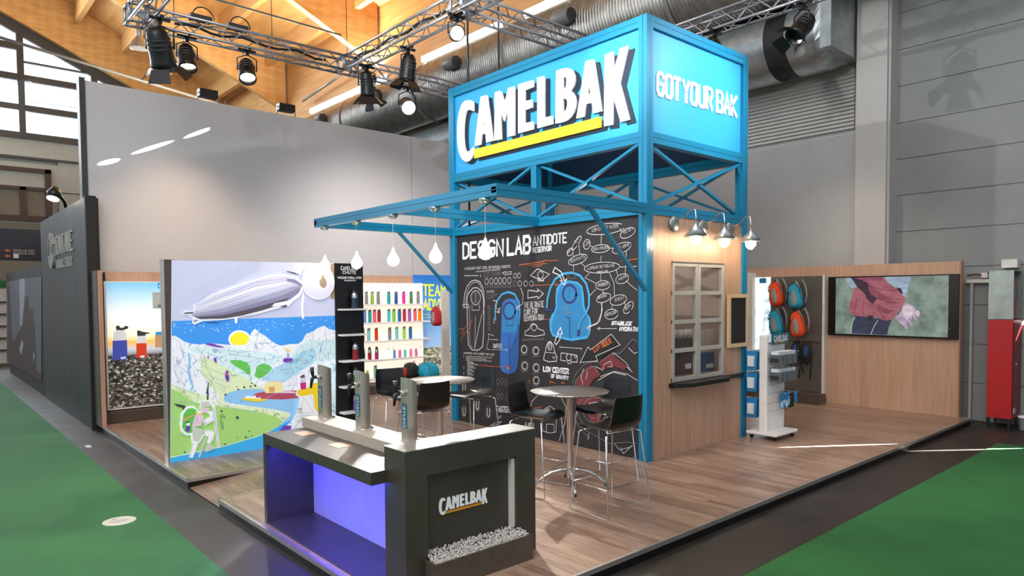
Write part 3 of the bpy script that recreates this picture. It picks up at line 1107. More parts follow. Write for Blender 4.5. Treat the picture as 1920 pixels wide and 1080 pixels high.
# sign panels on the four sides
S0, S1 = H2 + 0.14, H3 - 0.14
IN = 0.05
for (a_, nm, lab) in (((IN, IN + 0.02, PW_, TL - PW_, S0, S1), 'sign_panel', 'wide lit panel with the white logo'),
                 ((PW_, TW - PW_, IN, IN + 0.02, S0, S1), 'sign_panel', 'narrow lit panel with the slogan'),
                 ((TW - IN - 0.02, TW - IN, PW_, TL - PW_, S0, S1), 'sign_panel', 'rear panel'),
                 ((PW_, TW - PW_, TL - IN - .02, TL - IN, S0, S1), 'sign_panel', 'rear panel')):
    part(nm, MB().box(*a_), 'sign_back_shaded' if lab.startswith('rear') else 'sign_blue', tw, label=lab)

# logo letters traced once on the sign plane, kept as (u, v) shapes
LOGO = {}
def _pt(o, p): return onX(o[0] + p[0] / o[2], o[1] + p[1] / o[2], IN)
LA, LB = (850, 150, 6.75), (1030, 70, 5.4)
LG = [(LA, [[(277, 400), (277, 292), (262, 270), (235, 260), (205, 259), (170, 268), (140, 292), (115, 340), (95, 400), (80, 470), (70, 570), (67, 680), (70, 780), (80, 870), (100, 950), (130, 1005), (165, 1034), (200, 1040), (235, 1020), (262, 980), (278, 940), (272, 848), (250, 880), (220, 903), (195, 912), (175, 890), (160, 830), (153, 740), (153, 640), (158, 550), (168, 470), (182, 415), (200, 388), (222, 381), (250, 388)]]),
      (LA, [[(365, 218), (432, 197), (450, 204), (524, 772), (438, 797), (425, 682), (382, 692), (366, 822), (288, 840)], [(400, 468), (414, 570), (392, 578)]]),
      (LA, [[(545, 163), (612, 142), (628, 155), (670, 288), (715, 108), (790, 84), (797, 95), (797, 706), (705, 724), (708, 405), (664, 530), (617, 400), (631, 752), (538, 770)]]),
      (LA, [[(840, 62), (1022, 8), (1035, 18), (1035, 95), (930, 138), (928, 273), (1012, 252), (1022, 262), (1022, 354), (928, 388), (926, 552), (1025, 528), (1036, 538), (1036, 630), (840, 682)]]),
      ((640, 0, 3), [[(1110, 440), (1150, 429), (1153, 437), (1153, 663), (1197, 653), (1200, 700), (1112, 724)]]),
      (LB, [[(85, 345), (140, 325), (190, 315), (225, 320), (255, 342), (275, 385), (280, 440), (270, 490), (250, 525), (235, 545), (262, 570), (282, 610), (290, 660), (285, 710), (268, 765), (240, 812), (200, 845), (150, 865), (78, 878)],
            [(160, 412), (184, 408), (189, 440), (187, 490), (178, 515), (160, 530)], [(158, 627), (183, 625), (198, 650), (198, 690), (186, 738), (160, 765)]]),
      (LB, [[(383, 248), (460, 226), (470, 240), (548, 752), (462, 775), (445, 668), (386, 683), (370, 808), (290, 826)], [(419, 468), (433, 568), (403, 580)]]),
      (LB, [[(577, 182), (663, 150), (667, 345), (735, 118), (812, 90), (817, 100), (732, 470), (830, 838), (738, 862), (661, 600), (659, 890), (570, 905)]]),
      ]
BAR = [(LA, (285, 882)), (LB, (540, 806)), (LB, (540, 915)), (LA, (285, 998))]
def uv(o, p):
    w_ = _pt(o, p)
    return (TL - w_.y, w_.z)
LOG2 = [[[uv(o, p) for p in l] for l in loops] for o, loops in LG]
BAR2 = [uv(o, p) for o, p in BAR]
u0 = min(p[0] for l in LOG2[0] for p in l); u1 = max(p[0] for l in LOG2[-1] for p in l)
v0 = min(p[1] for l in LOG2[0] for p in l); v1 = max(p[1] for l in LOG2[-1] for p in l)
def logo(parent, P0, ux, uy, n, W, depth, white, yellow, shadow=None, sep=False):
    """P0 lower-left corner, ux / uy unit vectors, W overall width"""
    P0, ux, uy, n = map(Vector, (P0, ux, uy, n))
    k = W / (u1 - u0)
    def f(p, du=0, dv=0, off=0.0): return P0 + ux * ((p[0] - u0 + du) * k) + uy * ((p[1] - v0 + dv) * k) + n * off
    sh = MB()
    let = MB()
    if shadow:
        for l in LOG2 + [[BAR2]]:
            sh.prism([[f(p, 0.085, -0.05) for p in q] for q in l], n * (depth * 0.25))
        part('letter_shadow', sh, shadow, parent)
    for l in LOG2:
        if sep: let = MB()
        let.prism([[f(p, off=depth * 0.3) for p in q] for q in l], n * depth * 0.7)
        if sep: part('logo_letter', let, white, parent)
    if not sep: part('logo_lettering', let, white, parent)
    part('logo_underline', MB().prism([[f(p, off=depth * 0.3) for p in BAR2]], n * depth * 0.7), yellow, parent)
logo(tw, (IN - 0.001, TL - u0, v0), (0, -1, 0), (0, 0, 1), (-1, 0, 0), u1 - u0, 0.035, 'letter_white', 'bar_yellow', 'navy_shadow', True)
# slogan on the side
A = Art(1220, 110, 8.306, 'Y', IN - 0.002, (0, -1, 0))
sg = MB()
for s_, a_, b_ in (('GOT', 100, 450), ('YOUR', 500, 950), ('BAK', 1030, 1330)):
    def yb(x): return 555 + (x - 100) * 0.283
    def yt(x): return 215 + (x - 100) * 0.315
    textfit(sg, s_, A.P((a_, yb(a_))), A.P((b_, yb(b_))), A.P((a_, yt(a_))), 0.05, A.n, off=0.012, depth=0.012)
part('slogan_lettering', sg, 'letter_white', tw)

# canopy frame and struts
CX = -2.455
mb = MB(); gbar(mb, (CX, -0.0, 3.20), (0.0, -0.0, 3.20), 0.09, 0.125); 
cn = thing('canopy_frame', 'open blue canopy frame projecting from the tower over the stools', 'canopy', (CX / 2, 2.07, 3.13))
mb = MB(); gbar(mb, (CX, 0.045, 3.2025), (-0.001, 0.045, 3.2025), 0.09, 0.125); part('side_beam', mb, 'tower_blue', cn)
mb = MB(); gbar(mb, (CX, TL - 0.045, 3.2025), (-0.001, TL - 0.045, 3.2025), 0.09, 0.125); part('side_beam', mb, 'tower_blue', cn)
mb = MB(); gbar(mb, (CX + .09, 1.99, 3.2025), (-0.001, 1.99, 3.2025), 0.08, 0.125); part('middle_beam', mb, 'tower_blue', cn)
mb = MB(); gbar(mb, (CX + 0.045, 0.09, 3.2025), (CX + 0.045, TL - 0.09, 3.2025), 0.09, 0.125); part('front_beam', mb, 'tower_blue', cn)
for y in (0.03, TL - 0.045):
    part('diagonal_strut', MB().beam((-1.04, y, 3.15), (0.01, y, 2.18), 0.04, 0.05, (0, 1, 0)), 'tower_blue', cn)
# pendant lamps
for k, y in enumerate((3.90, 2.97, 2.05, 1.14, 0.24)):
    lab = ['teardrop pendant bulb at the far end of the canopy, before the mural', 'teardrop pendant bulb hanging before the black shelf tower', 'middle teardrop pendant bulb of the canopy', 'teardrop pendant bulb hanging just left of the tower post', 'teardrop pendant bulb hanging before the chalkboard heading'][k]
    x = CX + 0.045
    t = thing('pendant_lamp', lab, 'lamp', (x, y, 2.52), group='canopy pendant lamps')
    part('ceiling_rose', MB().lathe([(0, 0), (0.035, 0), (0.06, 0.02), (0.065, 0.05), (0, 0.052)], (x, y, 3.088), n=20), 'galvanised', t)
    part('wire', MB().tube([(x, y, 2.72), (x, y, 3.09)], 0.0022, 5), 'offwhite', t)
    prof = [(0, 0), (0.035, 0.008), (0.062, 0.03), (0.074, 0.065), (0.068, 0.1), (0.045, 0.14), (0.024, 0.175), (0.012, 0.21), (0.0, 0.235)]
    part('glowing_bulb', MB().lathe(prof, (x, y, 2.5), n=22), 'lamp_glow_soft', t)

# ------------------------------------------------------------------ chalkboard wall
BX = 0.05
cb = thing('chalkboard_wall', 'black chalkboard wall with blue reservoir drawings between the blue posts', 'chalkboard', (BX, 2.07, 0))
part('board', MB().box(BX, BX + 0.03, PW_, TL - PW_, 0, H0), 'board_black', cb)
A = Art(840, 420, 6, 'X', BX - 0.0005, (-1, 0, 0))
CM = ['chalk', 'chalk_bold', 'chalk_faint', 'chalk_orange', 'chalk_red', 'res_blue', 'res_blue2', 'res_light', 'res_navy']
T_ = 0.009
def cl(pts, w=T_, mi=0, closed=False): A.line(pts, w, mi, closed)
# heading
A.lay = 1
A.text('DESIGN', (172, 385), (618, 350), (172, 222), 0.045, 1)
A.text('LAB', (672, 345), (922, 322), (672, 165), 0.048, 1)
A.text('ANTIDOTE', (958, 242), (1335, 205), (958, 140), 0.022, 1, 0.1)
A.text('RESERVOIR', (955, 322), (1165, 298), (955, 270), 0.013, 1)
A.text('CAMELBAK MOST COOL BEVERAGE INSERTS', (190, 515), (700, 490), (190, 490), 0.006, 0, 0.2)
cl([(315, 538), (590, 508)])
cl([(195, 583), (340, 580)]); cl([(190, 572), (198, 590)]); cl([(365, 570), (368, 595)])
A.text('C3Y STRA', (405, 600), (590, 575), (405, 545), 0.007, 2, 0.3)
cl([(612, 550), (650, 535), (648, 545), (712, 535), (714, 562), (650, 568), (650, 575), (612, 550)])
for x in (755, 800): cl(E(x, 582 - (x - 755) * 0.04, 17, 28), 0.008, 0, True)
for x in (435, 488, 540, 588, 636, 690):
    cl(E(x, 645 - (x - 435) * 0.04, 19, 34), 0.009, 0, True); cl([(x - 20, 705), (x - 8, 680), (x + 14, 680), (x + 22, 705), (x - 18, 715)], 0.007, 2)
for x in (752, 808, 875, 938): cl(E(x, 670, 21, 30), 0.008, 2 if x < 800 else 0, True)
cl([(800, 462), (1080, 420)], 0.011, 3); cl([(890, 468), (1080, 445)], 0.008, 3); cl([(950, 480), (1060, 466)], 0.008, 3)
# left outlined reservoir
cl([(185, 930), (180, 860), (190, 780), (215, 700), (260, 645), (310, 630), (360, 650), (395, 720), (405, 800), (410, 900), (395, 1000)], 0.014)
cl([(205, 920), (200, 860), (210, 790), (235, 715), (270, 670), (310, 652), (350, 668), (380, 730), (388, 810)], 0.008)
cl([(165, 905), (230, 905), (232, 940), (175, 940), (165, 905)], 0.01)
A.at(640, 360, 3)
cl([(708, 640), (706, 600), (715, 570), (740, 540), (765, 538), (790, 560), (800, 600), (802, 700), (800, 800), (795, 870), (770, 890), (735, 888), (715, 860), (710, 760), (708, 640)], 0.016)
cl([(720, 640), (722, 700), (722, 800), (725, 860), (740, 878)], 0.007)
cl(E(756, 595, 27, 40), 0.012, 0, True); cl(E(756, 595, 18, 30), 0.007, 2, True); cl([(756, 570), (756, 620)])
cl([(735, 635), (735, 665), (775, 665), (778, 635)], 0.01)
cl([(755, 700), (750, 880)]); cl([(790, 690), (770, 780), (750, 880)], 0.012)
cl([(660, 770), (690, 770), (735, 720), (720, 790), (700, 785), (670, 840), (690, 790), (662, 800), (690, 770)], 0.009, 3)
A.text('PAYTEN', (820, 568), (858, 565), (820, 556), 0.005, 0)
for k in range(3): A.text('MET AL VA NEVERS', (820, 582 + k * 10), (860 + 20 - k * 15, 578 + k * 10), (820, 576 + k * 10), 0.003, 2, 0.2)
for k in range(5): A.text('SY3'[k % 3] + 'C', (825, 660 + k * 30), (840, 658 + k * 30), (825, 640 + k * 30), 0.006, 2, 0.3)
# narrow blue reservoir
A.lay = 2
A.poly([(902, 660), (906, 625), (925, 605), (950, 598), (985, 605), (1002, 640), (1003, 700), (1000, 800), (998, 920), (992, 985), (975, 1015), (940, 1025), (905, 1010), (892, 980), (893, 900), (898, 800), (900, 720)], 6)
A.poly([(910, 660), (915, 630), (935, 612), (970, 610), (992, 640), (993, 700), (990, 790), (905, 790)], 5)
A.lay = 5
cl([(868, 720), (866, 660), (878, 610), (905, 575), (940, 562), (975, 575), (1000, 620), (1006, 680), (1000, 740)], 0.032, 7)
cl(E(946, 668, 33, 46), 0.036, 8, True)
A.poly(E(946, 668, 26, 38), 5)
A.lay = 8
cl([(925, 710), (930, 750), (965, 752), (970, 712)], 0.01, 8); cl([(945, 800), (948, 1000)], 0.012, 8); cl([(985, 820), (950, 900), (945, 985)], 0.012, 8)
cl([(770, 972), (860, 982), (945, 982), (965, 975)], 0.008, 3); A.poly(E(942, 990, 8, 9), 3)
cl([(855, 610), (875, 612), (868, 640), (890, 680), (885, 660), (895, 650), (890, 680), (872, 672)], 0.012); cl([(860, 740), (862, 710)], 0.012)
cl([(1010, 540), (1025, 580), (1020, 630), (990, 652)], 0.01); cl([(1000, 640), (984, 654), (1004, 662)], 0.008)
A.text('BAFFLE', (858, 877), (905, 877), (858, 855), 0.008, 1)
cl([(850, 887), (935, 888)], 0.006); cl([(925, 880), (937, 888), (925, 894)], 0.006)
cl([(850, 850), (850, 887)], 0.004, 2)
# other outlines
cl([(1065, 470), (1105, 432), (1172, 462), (1130, 498), (1065, 470)], 0.012); cl(E(1122, 467, 16, 20), 0.01, 0, True); cl([(1108, 485), (1108, 500), (1140, 500), (1138, 485)], 0.009)
cl([(1086, 525), (1220, 520)], 0.008, 3); cl([(1205, 510), (1222, 520), (1205, 530)], 0.008, 3)
cl([(1050, 600), (1052, 552), (1108, 560), (1106, 546), (1138, 572), (1108, 600), (1106, 588), (1050, 596)], 0.013)
A.text('THE ULTIMATE', (1028, 652), (1140, 645), (1028, 622), 0.01, 0, 0.3)
A.text('CURE FOR', (1028, 690), (1105, 683), (1028, 662), 0.01, 0, 0.3)
A.text('DEHYDRATION', (1028, 725), (1140, 718), (1028, 697), 0.01, 0, 0.3)
cl([(1140, 715), (1220, 718), (1265, 660)], 0.007, 3)
cl([(1035, 805), (1035, 785), (1060, 770), (1070, 745), (1085, 740), (1100, 750), (1110, 770), (1140, 780), (1145, 802), (1090, 812), (1035, 805)], 0.011); cl(E(1086, 762, 14, 18), 0.01, 0, True)
A.text('THIS UNIT OF SAVING LIMITER', (1015, 838), (1140, 832), (1015, 828), 0.004, 2, 0.2)
cl([(1018, 760), (1018, 812)], 0.004, 2)
for (x, y) in ((1030, 885), (1096, 893), (1034, 978), (1098, 988), (1098, 1060)):
    cl(E(x, y, 15, 20), 0.012, 0, True); cl(E(x, y, 21, 27), 0.006, 2, True); cl([(x - 20, y + 32), (x + 20, y + 30)], 0.006, 2)
# wide blue reservoir
A.lay = 10
A.poly([(1208, 640), (1206, 590), (1212, 540), (1235, 510), (1280, 497), (1330, 505), (1358, 530), (1366, 580), (1370, 640), (1380, 680), (1402, 705), (1408, 745), (1400, 800), (1385, 825), (1345, 830), (1300, 838), (1262, 832), (1225, 820), (1190, 812), (1175, 780), (1172, 725), (1185, 690), (1200, 670)], 7)
A.poly([(1216, 650), (1214, 590), (1222, 548), (1242, 522), (1282, 508), (1325, 515), (1348, 538), (1356, 590), (1362, 660), (1392, 712), (1396, 760), (1388, 808), (1340, 818), (1290, 824), (1240, 812), (1190, 795), (1184, 740), (1198, 700)], 5)
A.lay = 13
cl([(1158, 655), (1162, 600), (1178, 540), (1205, 490), (1250, 460), (1300, 453), (1345, 470), (1380, 515), (1396, 580), (1395, 640), (1375, 690), (1345, 740), (1335, 790)], 0.034, 7)
cl([(1150, 660), (1190, 664)], 0.035, 8); cl(E(1286, 573, 38, 50), 0.036, 8, True)
A.poly(E(1286, 573, 30, 42), 5)
A.lay = 16
cl([(1286, 540), (1286, 600)], 0.008, 8); cl([(1270, 705), (1286, 708), (1288, 820)], 0.014, 8); cl([(1380, 690), (1350, 735), (1340, 790)], 0.012, 8); cl([(1338, 780), (1336, 805)], 0.05, 8)
A.poly(E(1265, 652, 5, 6), 3)
cl([(1265, 675), (1300, 678)], 0.008, 3)
cl([(1192, 452), (1205, 425), (1240, 450), (1258, 500), (1272, 488), (1258, 522), (1232, 498), (1248, 500), (1225, 465), (1192, 452)], 0.014, 1)
cl([(1203, 848), (1210, 820), (1228, 800), (1218, 795), (1236, 762), (1246, 798), (1238, 798), (1232, 830), (1212, 858), (1203, 848)], 0.013, 1)
cl([(1470, 620), (1466, 680), (1445, 740), (1385, 765)], 0.012); cl([(1405, 748), (1382, 765), (1405, 775)], 0.011)
# bubble map
A.at(1020, 410, 5.144)
B_ = 0.009
for c_ in ((812, 138, 78, 42, -28), (418, 248, 32, 48, 10), (550, 290, 88, 38, -6), (755, 282, 98, 45, -22), (330, 395, 96, 42, -22), (320, 235, 20, 78, 32), (258, 322, 26, 40, 30),
           (565, 472, 172, 52, -4), (572, 642, 68, 44, -5), (760, 580, 66, 44, -22), (580, 765, 72, 40, -22), (722, 785, 82, 48, -16), (820, 858, 34, 66, 35), (655, 922, 66, 48, -12), (275, 545, 40, 34, 0)):
    cl(E(*c_), B_ if c_[0] != 275 else 0.006, 0 if c_[0] not in (275,) else 2, True)
cl(E(600, 100, 185, 50, -8, 20, 20, 330), B_)
for s_, bl, br, tl in (('LOW ENERGY WATER', (470, 125), (720, 82), (468, 95)), ('VELVET', (765, 150), (860, 108), (765, 122)), ('LOW', (395, 268), (445, 245), (392, 232)), ('HOW POWER', (480, 308), (630, 290), (480, 282)),
                       ('Y ARMS', (735, 295), (825, 262), (735, 265)), ('RUNWAYS', (262, 428), (398, 378), (262, 395)), ('LUMBAR RETREAVE', (425, 492), (685, 462), (425, 465)), ('ABSOLUTE', (515, 525), (620, 515), (515, 508)),
                       ('RUBBER', (525, 655), (618, 640), (525, 628)), ('MICRO', (725, 600), (808, 560), (725, 575)), ('BASIC', (530, 775), (612, 745), (530, 755)), ('SWEAT', (688, 800), (780, 772), (688, 770)),
                       ('QUAL', (798, 885), (845, 830), (785, 862)), ('BUYLESS', (605, 940), (700, 912), (605, 912)), ('RAW', (235, 340), (275, 300), (228, 315)), ('PLAY', (310, 240), (345, 190), (300, 220))):
    A.text(s_, bl, br, tl, 0.005, 0, 0.25)
for l_ in ([(560, 148), (555, 250)], [(735, 95), (752, 130)], [(450, 262), (480, 275)], [(636, 285), (680, 285)], [(556, 360), (552, 420)], [(800, 310), (788, 530)], [(365, 430), (405, 465)], [(342, 255), (350, 340)],
           [(285, 335), (290, 370)], [(290, 448), (290, 500)], [(552, 530), (552, 600)], [(440, 530), (400, 570), (510, 625)], [(700, 490), (720, 555)], [(635, 520), (680, 620), (685, 745)], [(570, 690), (572, 715), (590, 712)],
           [(505, 680), (450, 740)], [(800, 600), (850, 650), (905, 690)], [(735, 468), (900, 460)], [(778, 795), (792, 850)], [(665, 835), (655, 870)], [(555, 810), (570, 870), (545, 990), (420, 1050)]):
    cl(l_, 0.008)
cl([(745, 412), (905, 388)], 0.011, 3); A.poly(E(752, 412, 10, 8), 3); cl([(0, 406), (140, 402)], 0.01, 3); cl([(0, 436), (30, 434)], 0.008, 3)
A.text('STABILIZE', (655, 1022), (845, 1028), (665, 992), 0.014, 1, 0.25)
A.text('HYDRATN', (735, 1080), (905, 1085), (740, 1045), 0.014, 1, 0.25)
cl([(705, 1060), (520, 1060)], 0.008); cl([(545, 1045), (518, 1060), (545, 1072)], 0.008)
# lower part
A.at(840, 600, 4.153)
A.text('HARNESS VAC IN ORBIT AIR FLOW', (128, 262), (365, 276), (128, 250), 0.006, 0, 0.25)
for k in range(13):
    A.text('ABDGHKMNRSTEW'[k:] + 'OILED'[:4 - k % 3], (145 if k < 3 else 155, 288 + k * 14), (345 - (k * 37) % 70 - (100 if k > 2 else 0), 296 + k * 14), (145 if k < 3 else 155, 279 + k * 14), 0.004, 0, 0.3)
for y in (282, 372, 415): cl([(128, y - 8), (126, y + 8)], 0.01)
cl([(875, 210), (1040, 222)], 0.008); cl([(876, 200), (876, 216)], 0.008); cl([(1043, 215), (1042, 232)], 0.008)
cl([(752, 280), (762, 250), (770, 205), (785, 172), (805, 168), (825, 195), (835, 250), (852, 285), (848, 320), (790, 325), (750, 310), (752, 280)], 0.012)
cl(E(798, 205, 16, 28), 0.012, 0, True); cl(E(798, 202, 7, 14), 0.007, 0, True); cl([(765, 250), (835, 258)], 0.008); cl([(820, 285), (838, 288), (836, 300), (820, 296), (820, 285)], 0.006)
cl([(885, 262), (890, 255), (1010, 275), (1010, 328), (960, 325)], 0.011); cl([(885, 262), (882, 312), (925, 320)], 0.011); cl(E(946, 290, 20, 26), 0.012, 0, True); cl([(935, 318), (940, 340), (962, 338), (962, 318)], 0.009); cl(E(996, 282, 7, 12), 0.007, 0, True)
cl([(322, 108), (318, 160), (305, 225), (335, 232)], 0.008); cl([(318, 108), (360, 122)], 0.008); cl([(322, 150), (395, 155)], 0.008)
A.text('LOW CENTER', (748, 398), (942, 418), (748, 362), 0.02, 1, 0.06)
A.text('OF GRAVITY', (808, 448), (942, 465), (808, 422), 0.013, 1, 0.08)
cl([(800, 495), (798, 478), (840, 492)], 0.01, 3); cl([(640, 495), (640, 465), (630, 480)], 0.01, 3); cl([(885, 492), (905, 486), (910, 496)], 0.01, 3)
# big shaded arrow
A.lay = 18
A.poly([(1030, 335), (1095, 208), (1112, 232), (1275, 110), (1345, 195), (1205, 290), (1215, 312)], 9)
A.lay = 19
cl([(1030, 340), (1095, 208), (1112, 232), (1275, 110), (1345, 195), (1155, 280), (1170, 318), (1040, 330)], 0.008)
A.text('LOW RIDER', (1145, 250), (1280, 175), (1128, 215), 0.012, 3, 0.2)
# runner figure sketch, right
A.lay = 18
A.poly([(985, 560), (1000, 480), (1050, 400), (1120, 345), (1165, 380), (1190, 430), (1130, 470), (1080, 560)], 4)
A.poly([(1000, 650), (1010, 590), (1080, 555), (1180, 545), (1185, 650), (1100, 690)], 4)
A.poly([(1180, 330), (1290, 260), (1320, 300), (1400, 350), (1380, 390), (1300, 360), (1200, 390)], 4)
A.lay = 20
for l_ in ([(975, 490), (1000, 420), (1060, 350), (1130, 325), (1180, 330), (1290, 255), (1340, 262), (1395, 205)], [(985, 640), (970, 560), (1000, 470), (1070, 390), (1140, 360), (1180, 420)], [(1150, 360), (1210, 390), (1220, 345), (1270, 320), (1285, 365), (1225, 360)],
           [(1290, 255), (1300, 310), (1370, 340), (1440, 405)], [(1300, 260), (1390, 330), (1430, 395)], [(1395, 205), (1440, 150), (1480, 170)], [(1410, 215), (1455, 260), (1480, 250)], [(1190, 440), (1300, 400), (1400, 420), (1480, 470)],
           [(1170, 470), (1290, 405), (1390, 430)], [(640, 700), (660, 630), (710, 580), (780, 560), (840, 570), (890, 610), (925, 680), (915, 800), (870, 940)], [(660, 890), (650, 790), (640, 700)], [(1100, 660), (1110, 645), (1170, 640), (1165, 665)],
           [(985, 720), (1010, 800), (1060, 850), (1150, 900), (1260, 960), (1400, 950), (1480, 960)], [(985, 760), (1040, 860), (1110, 920)], [(1060, 380), (1040, 440), (1055, 500)], [(1090, 400), (1080, 460)], [(1300, 960), (1340, 1010), (1420, 990)],
           [(740, 860), (735, 760), (760, 690), (800, 670), (840, 700), (850, 760), (845, 870), (800, 880), (742, 862)], [(760, 750), (765, 700), (795, 690), (800, 720), (830, 695), (838, 760)], [(770, 880), (772, 810), (830, 812), (832, 878)], [(1350, 990), (1370, 1040), (1440, 975)]):
    cl(l_, 0.008, 0 if l_[0][0] % 2 == 0 else 2)
for r_ in (60, 95, 135): cl(E(1150, 700, r_, r_ * 1.05, 0, 22), 0.009, 2, True)
A.poly(E(1150, 740, 52, 60), 4)
cl([(650, 690), (720, 678)], 0.01, 3); cl([(725, 670), (725, 690)], 0.01, 3)
# fasteners, lower left
A.text('FASTENERS', (382, 712), (540, 722), (382, 672), 0.017, 1, 0.2)
for (x, y) in ((395, 480), (425, 472), (458, 480), (395, 590), (425, 592), (458, 600)):
    cl(E(x, y, 10, 20), 0.008, 2, True); cl([(x - 8, y + 30), (x + 8, y + 32)], 0.006, 2)
for (x, y) in ((130, 530), (130, 710), (235, 665), (320, 720)):
    cl(E(x, y, 22, 48), 0.006, 2, True)
    cl([(x - 9, y - 30), (x - 9, y + 22), (x, y + 34), (x + 9, y + 22), (x + 9, y - 30)], 0.018)
cl([(380, 750), (425, 745), (388, 762), (420, 758)], 0.01); cl([(328, 825), (370, 800), (425, 790), (390, 812), (345, 822)], 0.009)
A.text('6 GFU', (605, 830), (670, 835), (607, 800), 0.012, 0, 0.3)
cl([(1100, 880), (1095, 930)], 0.008)
part('chalk_drawing', A.mb, CM + ['lab_shadow'], cb)

# ------------------------------------------------------------------ beech wall with service window
wx0, wx1, wz0, wz1 = 0.545, 1.79, 0.965, 2.55
sw = thing('service_kiosk', 'beech panelled kiosk walls with a window opening inside the blue tower', 'kiosk', (1.2, 2, 0))
wl = MB()
Y0_, Y1_ = 0.02, 0.08
for a_ in ((PW_, wx0, 0, H0), (wx1, TW - PW_, 0, H0), (wx0, wx1, 0, wz0), (wx0, wx1, wz1, H0)):
    wl.box(a_[0], a_[1], Y0_, Y1_, a_[2], a_[3])
part('window_wall', wl, 'beech', sw)
bw = MB().box(TW - 0.09, TW - 0.03, PW_, TL - PW_, 0, H0)
bw.box(PW_, TW - PW_, TL - 0.09, TL - 0.03, 0, H0)
part('rear_walls', bw, 'wall_beige_in', sw)
part('panel_joint', MB().box(wx0 - 0.004, wx0, Y0_ - 0.002, Y0_, 0, wz0 - 0.1).box(wx1 + 0.001, wx1 + 0.004, Y0_ - 0.002, Y0_, 0, wz0), 'brown_laminate', sw)
wn = thing('service_window', 'grey two leaf lattice window with eight panes above the dark counter', 'window', ((wx0 + wx1) / 2, 0.03, wz0))
f_ = MB()
mid = (wx0 + wx1) / 2 - 0.035
bars = [(wx0, wx0 + 0.05), (mid - 0.055, mid), (mid + 0.006, mid + 0.06), (wx1 - 0.07, wx1 - 0.01)]
for a_ in bars: f_.box(a_[0], a_[1], 0.0, 0.05, wz0, wz1)
for k in range(5):
    zc = wz0 + 0.03 + k * (wz1 - wz0 - 0.06) / 4
    for a_, b_ in ((wx0, mid), (mid + 0.006, wx1 - 0.01)):
        f_.box(a_, b_, 0.003, 0.047, zc - 0.028, zc + 0.028)
part('frame', f_, 'window_frame', wn, 0.003)
part('pane', MB().box(wx0 + 0.03, wx1 - 0.03, 0.022, 0.026, wz0 + 0.03, wz1 - 0.03), 'pane_glass', wn)
part('upper_reveal', MB().box(wx0, wx1, -0.012, 0.06, wz1 - 0.004, wz1 + 0.008), 'mid_grey', wn)
single('counter_ledge', MB().prism([[(0.49, 0.05, 0.905), (0.49, -0.06, 0.905), (0.72, -0.19, 0.905), (1.62, -0.19, 0.905), (1.84, -0.05, 0.905), (2.26, -0.03, 0.905), (2.26, 0.05, 0.905)]], (0, 0, 0.05)), 'black',
       'black counter ledge under the lattice window', 'ledge', bevel=0.004)
# things inside the kiosk
ky = 0.34
def kp(u, v, y=ky): return onY(u, v, y)
zs = kp(1300, 700).z
zs = round(zs, 3)
t = thing('kiosk_shelf', 'low interior shelf board seen behind the window', 'shelf', (1.4, 0.35, 0))
part('board', MB().box(0.2, 2.28, 0.2, 0.62, zs - 0.03, zs), 'beech_dark', t)
part('support', MB().box(0.22, 0.26, 0.24, 0.58, 0, zs - 0.03), 'beech_dark', t)
part('support', MB().box(2.2, 2.24, 0.24, 0.58, 0, zs - 0.03), 'beech_dark', t)
xa, xb, zt = kp(1262, 640).x, kp(1306, 640).x, kp(1285, 634).z
t = thing('coffee_machine', 'dark red coffee machine behind the left window leaf', 'machine', ((xa + xb) / 2, 0.45, zs))
part('body', MB().box(xa, xb, ky, 0.58, zs, zt), 'coffee_red', t, 0.02)
part('front_badge', MB().box(xa + (xb - xa) * .5, xa + (xb - xa) * .75, ky - 0.008, ky, zs + 0.08, zs + 0.15), 'mug_white', t)
part('spout', MB().box(xa + 0.1, xa + 0.17, ky - 0.05, ky, zs + 0.25, zs + 0.31), 'black', t)
for k in range(4):
    x = kp(1268 + k * 10, 626).x + 0.02
    t = thing('mug', ['white mug on the dark machine, leftmost of four', 'white mug on the dark machine, second from left', 'white mug on the dark machine, third from left', 'white mug on the dark machine, rightmost of four'][k], 'mug', (x, ky + 0.07, zt), group='mugs on the machine')
    part('cup', MB().lathe([(0, 0), (0.04, 0), (0.05, 0.12), (0.045, 0.12), (0.036, 0.006), (0, 0.006)], (x, ky + 0.07, zt), n=18), 'mug_white', t)
    part('handle', MB().tube([(x - 0.03, ky + 0.035, zt + .1), (x - 0.05, ky + 0.015, zt + .09), (x - 0.05, ky + 0.015, zt + .05), (x - 0.03, ky + 0.04, zt + .03)], 0.006, 6), 'mug_white', t)
p_, q_ = kp(1322, 662), kp(1339, 690)
t = thing('product_box', 'blue product box behind the lower right panes', 'box', ((p_.x + q_.x) / 2, ky + 0.06, zs))
part('carton', MB().box(p_.x, q_.x, ky, ky + 0.1, zs, p_.z), 'box_blue', t, 0.004)
part('carton_label', MB().box(p_.x + 0.03, q_.x - 0.03, ky - 0.003, ky, zs + 0.05, zs + 0.11), 'card_white', t)
p_, q_ = kp(1318, 618, 0.5), kp(1352, 650, 0.5)
single('acrylic_box', MB().box(p_.x, min(q_.x, 2.27), 0.48, 0.61, zs, p_.z), 'bulb_glass', 'clear acrylic box behind the right window leaf', 'box')
point('kiosk_fill', (1.2, 1.6, 2.7), 20, (1, 0.82, 0.68), 0.15)  # added point light to warm the interior, no fixture built
